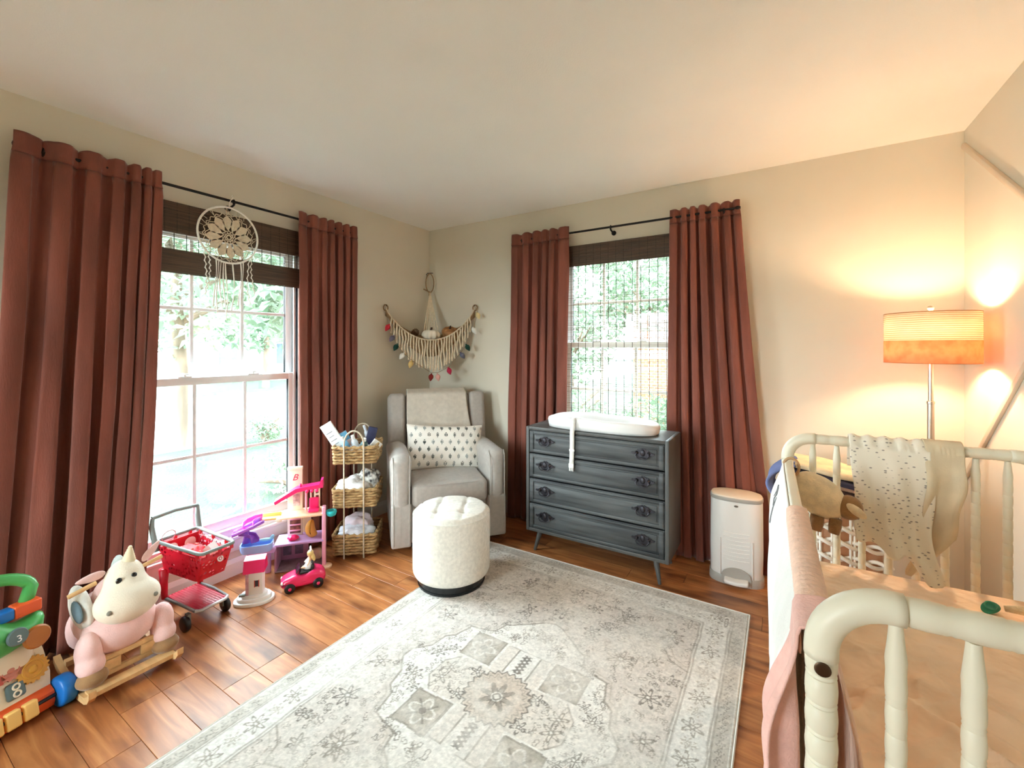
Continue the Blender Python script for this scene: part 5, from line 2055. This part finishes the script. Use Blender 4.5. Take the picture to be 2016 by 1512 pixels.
car = thing('toy_car', 'hot pink convertible toy car parked before the dollhouse', 'toy car', (-2.312, 1.484, 0), 60)
car.scale = (1.12, 1.12, 1.12)
M_carp = mat('raspberry_plastic', (226, 36, 96), .28, .06, 6, coat=.3)


def carfn(p):
    x, y, z = p
    if z > 0:
        if x < -.035:
            z -= .016 * smooth01(-.035, -.1, x)
        z += .010 * math.exp(-((x - .045) / .03) ** 2) - .006 * math.exp(-((x + .0) / .02) ** 2)
        if x > .07:
            z -= .006 * smooth01(.07, .1, x)
    y *= 1 - .16 * smooth01(.05, .1, abs(x)) + .03 * math.cos(x * 60) * (z < 0)
    return (x, y, z)


MB().rbox((0, 0, .050), (.205, .098, .060), .022, 5, sub=(24, 4, 4), fn=carfn).build('car_body', M_carp, car, 180)
ck = MB()
ck.rbox((.012, 0, .083), (.062, .072, .012), .005, 2)
ck.build('cockpit', M_blackp, car)
MB().rbox((.04, 0, .092), (.014, .066, .034), .006, 3, rot=(0, .25, 0)).build('seat', M_blackp, car)
MB().rbox((-.026, 0, .098), (.004, .07, .030), .002, 1, rot=(0, .6, 0)).build('windscreen', mat('smoked_plastic', (60, 30, 44), .15), car)
for x in (-.062, .066):
    for s in (-1, 1):
        MB().lathe([(.004, -.011), (.019, -.011), (.0245, -.007), (.0245, .007), (.019, .011), (.004, .012)], 24, M=Matrix.Translation((x, s * .042, .0245)) @ Matrix.Rotation(PI / 2, 4, 'X')).build('wheel', M_blackp, car)
        MB().ell((x, s * .054, .0245), (.008, .003, .008), 12, 8).build('hubcap', M_carp, car)
for s in (-1, 1):
    MB().ell((-.096, s * .03, .05), (.006, .011, .008), 12, 8).build('headlight', M_white, car)
CRM = Matrix.Translation((-2.312, 1.484, 0)) @ Matrix.Rotation(math.radians(60), 4, 'Z') @ Matrix.Scale(1.12, 4)
d = thing('doll', 'small blonde doll in a white dress riding in the pink toy car', 'doll', CRM @ Vector((.022, -.004, .092)), 60)
d.scale = (1.12, 1.12, 1.12)
b = MB()
b.ell((0, 0, .022), (.013, .012, .02), 14, 10)
b.ell((.004, 0, .040), (.011, .014, .012), 14, 10)
b.tube([(0, .007, .006), (-.02, .009, .006), (-.034, .01, -.002)], [.007, .006, .004], 8)
b.tube([(0, -.007, .006), (-.02, -.010, .008), (-.032, -.016, .012)], [.007, .006, .004], 8)
b.tube([(.004, .013, .042), (-.008, .018, .03), (-.018, .012, .026)], [.0045, .004, .003], 8)
b.tube([(.004, -.013, .042), (.0, -.022, .03), (-.008, -.028, .022)], [.0045, .004, .003], 8)
b.ell((.005, 0, .055), (.005, .005, .008), 10, 8)
b.ell((.006, 0, .070), (.012, .012, .014), 16, 12)
blob(b.build('doll_body', mat('doll_skin', (236, 200, 168), .5, .04, 8), d), .0022, 3)
b = MB()
b.ell((.010, 0, .073), (.0155, .0155, .0155), 16, 12)
b.ell((.022, 0, .052), (.010, .014, .026), 14, 10, rot=(0, -.35, 0))
blob(b.build('doll_hair', mat('blonde_hair', (232, 202, 130), .6, .15, 60), d), .0025, 3)
MB().lathe([(.022, .0), (.019, .012), (.013, .024), (.0135, .04)], 18).build('dress', M_white, d, 180)
bw_ = MB()
for s in (-1, 1):
    bw_.ell((.012, s * .012, .092), (.005, .013, .010), 12, 8, rot=(s * .5, 0, 0))
blob(bw_.build('hair_bow', M_white, d), .002, 2)
for s in (-1, 1):
    MB().ell((-.0055, s * .0045, .0715), (.0015, .002, .0025), 8, 6).build('eye', M_eye, d)
# ---------------------------------------------------------------- spindle crib (local y along the length, x across)
M_crib = mat('ivory_paint', (226, 220, 200), .42, .05, 6, .06, 40)
CL, CWD, CS = 1.362, .75, .93   # seen from above the post spacing is CS times these
CRIB = Matrix.Translation((.0484, .763, .0949)) @ Matrix.Rotation(math.radians(1.26), 4, 'Z') @ Matrix.Scale(CS, 4)
cr = thing('spindle_crib', 'ivory painted spindle crib with rounded end panels at the right', 'crib', (.0484, .763, .0949), 1.26)
cr.scale = (CS, CS, CS)


def spool(L, R, bead=.043, plain0=0.0, plain1=0.0, g=.86):
    prof = []
    z = 0.0
    if plain0:
        prof += [(R * .62, 0), (R * .8, plain0 * .35), (R * 1.02, plain0 * .7), (R * .95, plain0 * .95)]
        z = plain0
    end = L - plain1
    n = max(1, int(round((end - z) / bead)))
    bd = (end - z) / n
    for i in range(n):
        a = z + i * bd
        prof += [(R * g, a + bd * .01), (R * .97, a + bd * .09), (R * g * 1.03, a + bd * .17), (R * .98, a + bd * .26), (R * 1.02, a + bd * .6), (R * .97, a + bd * .94)]
    if plain1:
        prof += [(R * .95, end + plain1 * .05), (R * 1.02, end + plain1 * .3), (R * .8, end + plain1 * .65), (R * .62, L)]
    return prof


def AX_(p, d):
    """matrix putting +z of a lathe along d from p"""
    return Matrix.Translation(p) @ Vector(d).to_track_quat('Z', 'Y').to_matrix().to_4x4()


TOPZ, PR = .98, .0212
post_me = MB().lathe(spool(.955, PR, .0435), 28).mesh('post')
post_me.materials.append(M_crib)
rail_me = MB().lathe(spool(CWD - .17, .0200, .060, g=.90), 28).mesh('end_rail')
rail_me.materials.append(M_crib)
sp_me = MB().lathe(spool(.715, .0127, .043, .05, .075), 18).mesh('spindle')
sp_me.materials.append(M_crib)
sps_me = MB().lathe(spool(.64, .0122, .043, .05, .06), 14).mesh('spindle')
sps_me.materials.append(M_crib)
eb = MB()
ER = .085
pts = [(0, 0, -.012)] + [(ER - ER * math.cos(a), 0, ER * math.sin(a)) for a in np.linspace(0, PI / 2, 12)] + [(ER + .012, 0, ER)]
eb.tube(pts, .0228, 20)
elb_me = eb.mesh('corner_elbow', 180)
elb_me.materials.append(M_crib)
for y in (0, CL):
    for x, s in ((0, 1), (CWD, -1)):
        link('post', post_me, cr, (x, y, -.06))
        MB().lathe([(.012, 0), (.02, .006), (.02, .03), (.014, .045)], 20, c=(x, y, -.0815 - .0205)).build('foot', M_crib, cr)
        link('corner_elbow', elb_me, cr, (x, y, TOPZ - ER), (0, 0, 0 if s > 0 else PI))
        o = MB().lathe([(.0105, 0), (.011, .002), (.008, .0035), (.004, .003)], 20, M=AX_((x + (.0), y - PR + .0005, .874), (0, -1, 0))).build('bolt', mat('bronze_bolt', (86, 66, 50), .35, .1, 10, metal=.8) if 'bronze_bolt' not in bpy.data.materials else bpy.data.materials['bronze_bolt'], cr)
    o = link('end_rail', rail_me, cr, (ER, y, TOPZ), (0, PI / 2, 0))
    MB().rbox((CWD / 2, y, .225), (CWD - .03, .028, .05), .005, 2).build('lower_rail', M_crib, cr)
    for k in range(8):
        link('spindle', sp_me, cr, (.088 + k * .08, y, .245))
for x in (0, CWD):
    MB().rbox((x, CL / 2, .872), (.032, CL - .04, .052), .010, 3).build('side_rail', M_crib, cr)
    MB().rbox((x, CL / 2, .225), (.028, CL - .04, .05), .005, 2).build('lower_rail', M_crib, cr)
    for k in range(15):
        link('spindle', sps_me, cr, (x, .085 + k * (CL - .17) / 14, .225))
MB().rbox((CWD / 2, CL / 2, .37), (CWD - .06, CL - .08, .02), .004, 1).build('mattress_support', M_crib, cr)

# mattress with rumpled fitted sheet
M_sheet = mat('peach_sheet', (250, 222, 194), .9, .08, 9, .55, 17, sheen=.1, bdist=.03)
mt = thing('crib_mattress', 'crib mattress in a rumpled peach fitted sheet inside the ivory crib', 'mattress', CRIB @ Vector((CWD / 2, CL / 2, .382)), 1.26)
mt.scale = (CS, CS, CS)


_r = random.Random(21)
CREASES = [(_r.uniform(-.28, .3), _r.uniform(-.4, .22), _r.choice([-.9, -.6, .5, .9, 1.3]) + _r.uniform(-.3, .3), _r.uniform(.006, .013), _r.uniform(.06, .16), _r.uniform(.005, .011)) for _ in range(34)]


def sheetfn(p):
    x, y, z = p
    k = 1 - smooth01(-.25, .50, y)
    a = x * .8 + y * .6
    w = abs(nz(x * 5 + y * 2, y * 7 - x * 3, 0, 1, 3)) * .028 + abs(nz(x * 14 - y * 9, y * 6 + x * 5, 2, 1, 5)) * .010
    r1 = math.exp(-((y + .30 + x * .55 + .03 * math.sin(x * 14)) / .022) ** 2) * .020
    r2 = math.exp(-((y + .12 - x * .35 + .02 * math.sin(x * 11)) / .018) ** 2) * .014
    r3 = math.exp(-((x + .16 - y * .45 + .02 * math.sin(y * 12)) / .016) ** 2) * .014
    cr_ = 0
    for (px_, py_, ang, wd, ln, am) in CREASES:
        dx, dy = x - px_, y - py_
        t, q = dx * math.cos(ang) + dy * math.sin(ang), -dx * math.sin(ang) + dy * math.cos(ang)
        q += .02 * math.sin(t * 9 + px_ * 30)
        cr_ += am * math.exp(-(t / ln) ** 2) * math.exp(-abs(q) / wd)
    r4 = cr_ + math.exp(-((y + .42 - x * .2 + .015 * math.sin(x * 17)) / .014) ** 2) * .012
    if z > 0:
        z += k * min(.042, w * 1.6 + 1.3 * (r1 + r2 + r3 + r4)) + .004 * nz(x, y, 0, 4, 8)
    else:
        z += 0
    return (x, y, z)


MB().rbox((0, 0, .062), (CWD - .055, CL - .062, .124), .035, 4, sub=(110, 190, 1), fn=sheetfn).build('fitted_sheet', M_sheet, mt, 180)


def crib_thing(name, label, cat, group=None):
    o = thing(name, label, cat, (.0484, .763, .0949), 1.26, group)
    o.scale = (CS, CS, CS)
    return o


# white blanket over the left side rail, hanging outside
M_wbl = mat('white_blanket', (236, 236, 234), .95, .05, 12, .4, 180, sheen=.15, bdist=.003)
wb = crib_thing('white_blanket', 'white blanket hung on the outside of the crib left rail', 'blanket')


def hang(u, v, y0, y1, z0, z1, xo, fold, seed, xin=-.018):
    y = y0 + (y1 - y0) * u
    d = v
    z = z0 + (z1 - z0) * d
    f = math.sin(u * fold + seed) * .5 + nz(u * 5, d * 2, 0, 1, seed)
    x = xin - xo * smooth01(-.02, .26, d) - .014 * f * smooth01(.05, .6, d)
    return (x, y + .01 * nz(u * 3, d * 4, 1, 1, seed), z)


solid(MB().grid(60, 40, lambda u, v: hang(u, v, .12, 1.26, .893, .30, .040, 26, 2, -.0185)).build('hanging_cloth', M_wbl, wb, 180), .004)
pm_ = MB()
for q in ([(.0, .015), (.012, .020), (.022, .010), (.014, -.004), (.028, -.012), (.040, -.004)], [(.004, -.004), (.010, .012), (.004, .022)], [(.030, .008), (.036, -.012), (.046, -.026), (.050, -.036)]):
    pts_ = []
    for a, b_ in q:
        w_ = Vector(hang((1.12 - a * 3.2 - .12) / 1.14, (.893 - (.80 + b_ * 1.7)) / .593, .12, 1.26, .893, .30, .040, 26, 2, -.0185))
        pts_.append(w_ + Vector((-.0035, 0, .001)))
    pm_.tube(pts_, [.0012, .002, .0026, .0026, .002, .0014][:len(q)], 6)
stuff(pm_.build('printed_mark', mat('grey_script', (120, 120, 124), .9), wb))

# peach waffle blanket over the near half of the left rail
M_waf = mat('peach_waffle', (240, 204, 184), .95, .07, 60, .8, 160, sheen=.15, bdist=.004, stretch=(1, 1, .25))
pw_ = crib_thing('waffle_blanket', 'peach ribbed waffle blanket over the near half of the crib left rail', 'blanket')


def waffle(u, v):
    y = .06 + .58 * u
    s = v * .52
    rib = .0014 * math.sin(u * 190)
    if s < .06:
        x, z = -.0235, .84 + s
    elif s < .12:
        t = (s - .06) / .06
        x, z = -.0235 + .047 * t, .902 + .006 * math.sin(PI * t)
    else:
        d = s - .12
        x = .0235 + .03 * smooth01(0, .3, d) + .010 * math.sin(u * 15 + d * 4) * smooth01(.02, .2, d)
        z = .900 - d * (.94 + .06 * math.sin(u * 5))
    return (x + (rib if s > .11 else -rib), y + .012 * math.sin(v * 5), z + (rib if .06 < s < .12 else 0))


solid(MB().grid(150, 46, waffle).build('waffle_cloth', M_waf, pw_, 180), .003)

# pink knit blanket hanging at the near corner
M_pnk = mat('rose_knit', (236, 188, 178), .95, .08, 30, .5, 200, sheen=.2, bdist=.003)
pb = crib_thing('pink_blanket', 'rose pink knit blanket draped outside the near left crib corner', 'blanket')


def pink(u, v):
    s = v * .66
    y = .022 + (.10 + .10 * v) * u
    if s < .05:
        t = s / .05
        x, z = .022 - .05 * t, .903 + .010 * math.sin(PI * (t * .5 + .5))
    else:
        d = s - .05
        f = math.sin(u * 11 + d * 3.5 + .6) * .022 + math.sin(u * 22 - d * 6) * .008
        bl = .026 * smooth01(.0, .22, d) * (1 - .55 * smooth01(.30, .56, d))
        x = -.030 - bl - f * smooth01(.02, .2, d)
        z = .898 - d - .02 * math.sin(u * 7) * smooth01(.3, .6, d)
    return (x, y, z)


solid(MB().grid(60, 70, pink).build('knit_cloth', M_pnk, pb, 180), .005)


# muslin blanket over the far end rail
M_mus = None


def muslin_mat():
    m, nt, n, l, b = new_mat('spotted_muslin')
    tc = n.new('ShaderNodeTexCoord')
    mp = n.new('ShaderNodeMapping')
    mp.inputs['Scale'].default_value = (46, 46, 80)
    l.new(tc.outputs['Object'], mp.inputs[0])
    v = n.new('ShaderNodeTexVoronoi')
    v.inputs['Scale'].default_value = 1
    v.inputs['Randomness'].default_value = .75
    l.new(mp.outputs[0], v.inputs['Vector'])
    r = n.new('ShaderNodeValToRGB')
    r.color_ramp.elements[0].position = .16
    r.color_ramp.elements[0].color = (*lin((152, 144, 136)), 1)
    r.color_ramp.elements[1].position = .26
    r.color_ramp.elements[1].color = (*lin((232, 224, 208)), 1)
    l.new(v.outputs['Distance'], r.inputs[0])
    l.new(r.outputs[0], b.inputs['Base Color'])
    b.inputs['Roughness'].default_value = .95
    return m


mu = crib_thing('muslin_blanket', 'cream muslin blanket with small grey marks thrown over the far crib rail', 'blanket')


def muslin(u, v):
    # u across the rail, v from the rear hang over the rail to the front hem
    x0 = .205 + .235 * u
    drop = .34 + .05 * math.sin(u * 2.2 + .3) + .10 * smooth01(.55, .95, u)
    L = .10 + .075 + drop
    s = v * L
    R = .029
    yc = CL
    if s < .10:
        y, z = yc + R, TOPZ - (.10 - s)
    elif s < .175:
        a = PI * (s - .10) / .075
        y, z = yc + R * math.cos(a), TOPZ + R * math.sin(a)
    else:
        d = s - .175
        gather = smooth01(.0, .3, d)
        f = math.sin(u * 13 + d * 7) * .010 + math.sin(u * 25 - d * 16 + 1) * .005 + .010 * nz(u * 4, d * 9, 0, 1, 6)
        y = yc - R - .010 - (f + .012) * gather - .05 * smooth01(.26, .42, d) * smooth01(.2, .5, u)
        z = TOPZ - d + .012 * math.sin(u * 16 + d * 10) * smooth01(.2, .4, d)
        x0 += .05 * smooth01(.1, .45, d) * (.9 - .5 * u) * 1 + .02 * math.sin(d * 14) * gather
    z += .004 * math.sin(u * 30) * (1 if .09 < s < .2 else 0)
    return (x0, y, max(z, .515))


solid(MB().grid(70, 70, muslin).build('spotted_cloth', muslin_mat(), mu, 180), .004)


def muslin2(u, v):
    x0 = .425 + .105 * u
    drop = .30 + .17 * (1 - abs(u - .1)) + .02 * math.sin(u * 6)
    L = .08 + .08 + drop
    s = v * L
    R = .034
    yc = CL
    if s < .08:
        y, z = yc + R, TOPZ - (.08 - s)
    elif s < .16:
        a = PI * (s - .08) / .08
        y, z = yc + R * math.cos(a), TOPZ + R * math.sin(a)
    else:
        d = s - .16
        f = math.sin(u * 8 + d * 9) * .012 + .01 * nz(u * 4, d * 8, 2, 1, 9)
        y = yc - R - .004 - (f + .012) * smooth01(0, .2, d)
        z = TOPZ - d
        x0 += -.03 * smooth01(.12, .45, d) * u + .012 * math.sin(d * 22) * smooth01(.03, .2, d) - .05 * smooth01(.25, .45, d)
    return (x0, y, max(z, .512))


solid(MB().grid(36, 60, muslin2).build('plain_backing', mat('sand_muslin', (214, 196, 166), .95, .08, 14, .3, 160), mu, 180), .004)

# plush sheep strapped in the far left corner of the crib
M_tanp = mat('tan_plush', (246, 224, 188), .95, .15, 26, .7, 200, sheen=.5, bdist=.005)
M_brp = mat('brown_plush', (158, 118, 78), .95, .2, 26, .6, 200, sheen=.4, bdist=.004)
ps = thing('plush_sheep', 'tan plush sheep with brown head strapped inside the far left crib corner', 'plush toy', (.126 * CS, 2.085 * CS, .775 * CS + .0949), 0)
ps.scale = (CS, CS, CS)
b = MB()
b.ell((0, 0, 0), (.098, .062, .074), 24, 16, rot=(0, .72, 0))
b.ell((-.03, .0, .035), (.06, .05, .055), 24, 16, rot=(0, .6, 0))
b.ell((.028, 0, -.026), (.058, .054, .058), 24, 16)
blob(b.build('body', M_tanp, ps), .006, 5)
b = MB()
b.ell((.092, -.012, -.024), (.044, .044, .046), 20, 14)
b.ell((.105, -.022, -.03), (.03, .03, .03), 20, 14)
hd_ = blob(b.build('head', M_brp, ps), .005, 6)
for s in (-1, 1):
    MB().ell((.108, -.03 + s * .035, -.018), (.036, .010, .017), 16, 10, rot=(0, .5, s * .5)).build('ear', M_tanp, hd_, 180)
for x, y in ((.0, -.03), (.0, .03), (.055, -.03)):
    MB().tube([(x - .005, y, -.07), (x - .008, y, -.10), (x - .012, y - .004, -.125)], [.02, .021, .017], 14).build('leg', M_brp, ps, 180)
MB().torus((-.093, -.02, .105), .026, .0055, M=None, ax='y', n=28, k=7, sy=1.35).build('strap', mat('tan_strap', (186, 150, 112), .9, .1, 30), ps)

# pacifier with its plush tether
pz = CRIB @ Vector((.545, 1.165, .516))
pf = thing('pacifier', 'teal pacifier lying on the peach sheet', 'pacifier', pz, 0, rot=(.5, -.5, .4))
MB().ell((0, 0, .012), (.024, .017, .006), 22, 10, fn=lambda p: (p.x, p.y, p.z - 9 * p.x * p.x)).build('shield', M_tpac if 'M_tpac' in globals() else mat('teal_silicone', (40, 150, 122), .25, .06, 8), pf, 180)
MB().torus((0, 0, .022), .011, .0028, n=22, k=7).build('ring_handle', bpy.data.materials['teal_silicone'], pf)
MB().ell((0, 0, -.004), (.008, .008, .013), 14, 10).build('teat', bpy.data.materials['teal_silicone'], pf, 180)
pt2 = thing('plush_tether', 'tan plush tail beside the teal pacifier on the crib sheet', 'plush toy', CRIB @ Vector((.605, 1.155, .532)), 0)
MB().tube([(-.03, 0, 0), (.0, -.004, .006), (.03, -.002, .008), (.055, 0, .005)], [.008, .012, .016, .014], 12).build('plush_cord', M_tanp, pt2, 180)

# ---------------------------------------------------------------- white wicker hamper with folded clothes
M_wick = mat('white_rattan', (240, 236, 228), .5, .06, 12, .2, 100)
hp_ = thing('wicker_hamper', 'white open-weave wicker hamper standing behind the crib far end', 'hamper', (.205, 2.565, 0))
HX, HY, HZ = .185, .15, .66
for x in (-HX, HX):
    for y in (-HY, HY):
        MB().tube([(x, y, .0), (x, y, HZ)], .013, 12).build('post', M_wick, hp_)
for y in (-HY, HY):
    for x in (-.062, .062, -.005 + .0):
        for dx in (-.007, .007):
            MB().tube([(x + dx, y, .06), (x + dx, y, HZ)], .0055, 8).build('upright', M_wick, hp_)
for x in (-HX, HX):
    for y in (-.05, .05):
        for dy in (-.007, .007):
            MB().tube([(x, y + dy, .06), (x, y + dy, HZ)], .0055, 8).build('upright', M_wick, hp_)
for i in range(9):
    z = .09 + .066 * i
    for p0, p1 in (((-HX, -HY), (HX, -HY)), ((HX, -HY), (HX, HY)), ((HX, HY), (-HX, HY)), ((-HX, HY), (-HX, -HY))):
        p0, p1 = Vector((*p0, z)), Vector((*p1, z))
        dn = Vector((0, 0, 1)).cross((p1 - p0).normalized())
        b = MB()
        for k in range(2):
            q = []
            for t in np.linspace(0, 1, 29):
                a = 2 * PI * 2.5 * t + k * PI
                q.append(p0.lerp(p1, t) + Vector((0, 0, .013 * math.sin(a))) + dn * .009 * math.cos(a))
            b.tube(q, .0085, 7)
        b.build('twisted_strand', M_wick, hp_, 180)
for z in (.03, HZ):
    MB().tube([(-HX, -HY, z), (HX, -HY, z), (HX, HY, z), (-HX, HY, z)], .013, 10, closed=True).build('rim', M_wick, hp_, 180)
MB().rbox((0, 0, .33), (.34, .27, .56), .03, 2).build('liner', mat('tan_liner', (206, 160, 128), .95, .12, 10, .3, 60), hp_)


def garment(name, label, c, size, rot, m, seed):
    t = thing(name, label, 'folded clothes', c, rot=rot, group=None)

    def fn(p):
        return (p.x + .008 * nz(p.y * 8, p.z * 20, 0, 1, seed), p.y + .008 * nz(p.x * 8, p.z * 20, 3, 1, seed), p.z + .010 * nz(p.x * 7, p.y * 7, 0, 1, seed) - .05 * (p.x / size[0]) ** 2 * (1 if p.z > 0 else .8))
    MB().rbox((0, 0, 0), size, size[2] * .48, 4, sub=(18, 14, 0), fn=fn).build('folded_fabric', m, t, 180)
    return t


gm = lambda n, c: mat(n, c, .95, .18, 12, .5, 90, bdist=.004)
garment('folded_garment', 'white folded garment lowest of the pile on the wicker hamper', (.21, 2.53, .688), (.36, .27, .036), (0, .10, .05), gm('white_knit', (234, 232, 230)), 1)
garment('folded_garment', 'dark brown folded garment second from the bottom on the wicker hamper', (.225, 2.53, .712), (.35, .26, .024), (.02, .13, -.05), gm('brown_knit', (70, 48, 44)), 2)
garment('folded_garment', 'taupe folded garment in the middle of the pile on the hamper', (.20, 2.53, .737), (.36, .26, .026), (0, .14, .03), gm('taupe_knit', (172, 142, 124)), 3)
garment('folded_garment', 'navy folded garment under the cream one on the wicker hamper', (.19, 2.53, .762), (.37, .27, .026), (0, .16, 0), gm('navy_knit', (62, 58, 82)), 4)
garment('folded_garment', 'cream folded garment on top of the pile on the hamper', (.21, 2.54, .788), (.37, .26, .030), (0, .17, .04), gm('cream_knit', (240, 220, 184)), 5)
bl = thing('hanging_garment', 'denim blue garment hanging over the hamper left edge', 'folded clothes', (.0, 2.46, .70), 0)


def blu(u, v):
    return (-.004 - .055 * math.sin(PI * min(1, v * 1.2)) ** .7 * (1 - .2 * u) - .01 * math.sin(u * 14 + v * 4) + .06 * (1 - v) ** 3, -.09 + .18 * u, .115 - .20 * v + .01 * math.sin(u * 9))


solid(MB().grid(26, 24, blu).build('denim_cloth', gm('denim_blue', (112, 124, 170)), bl, 180), .012)
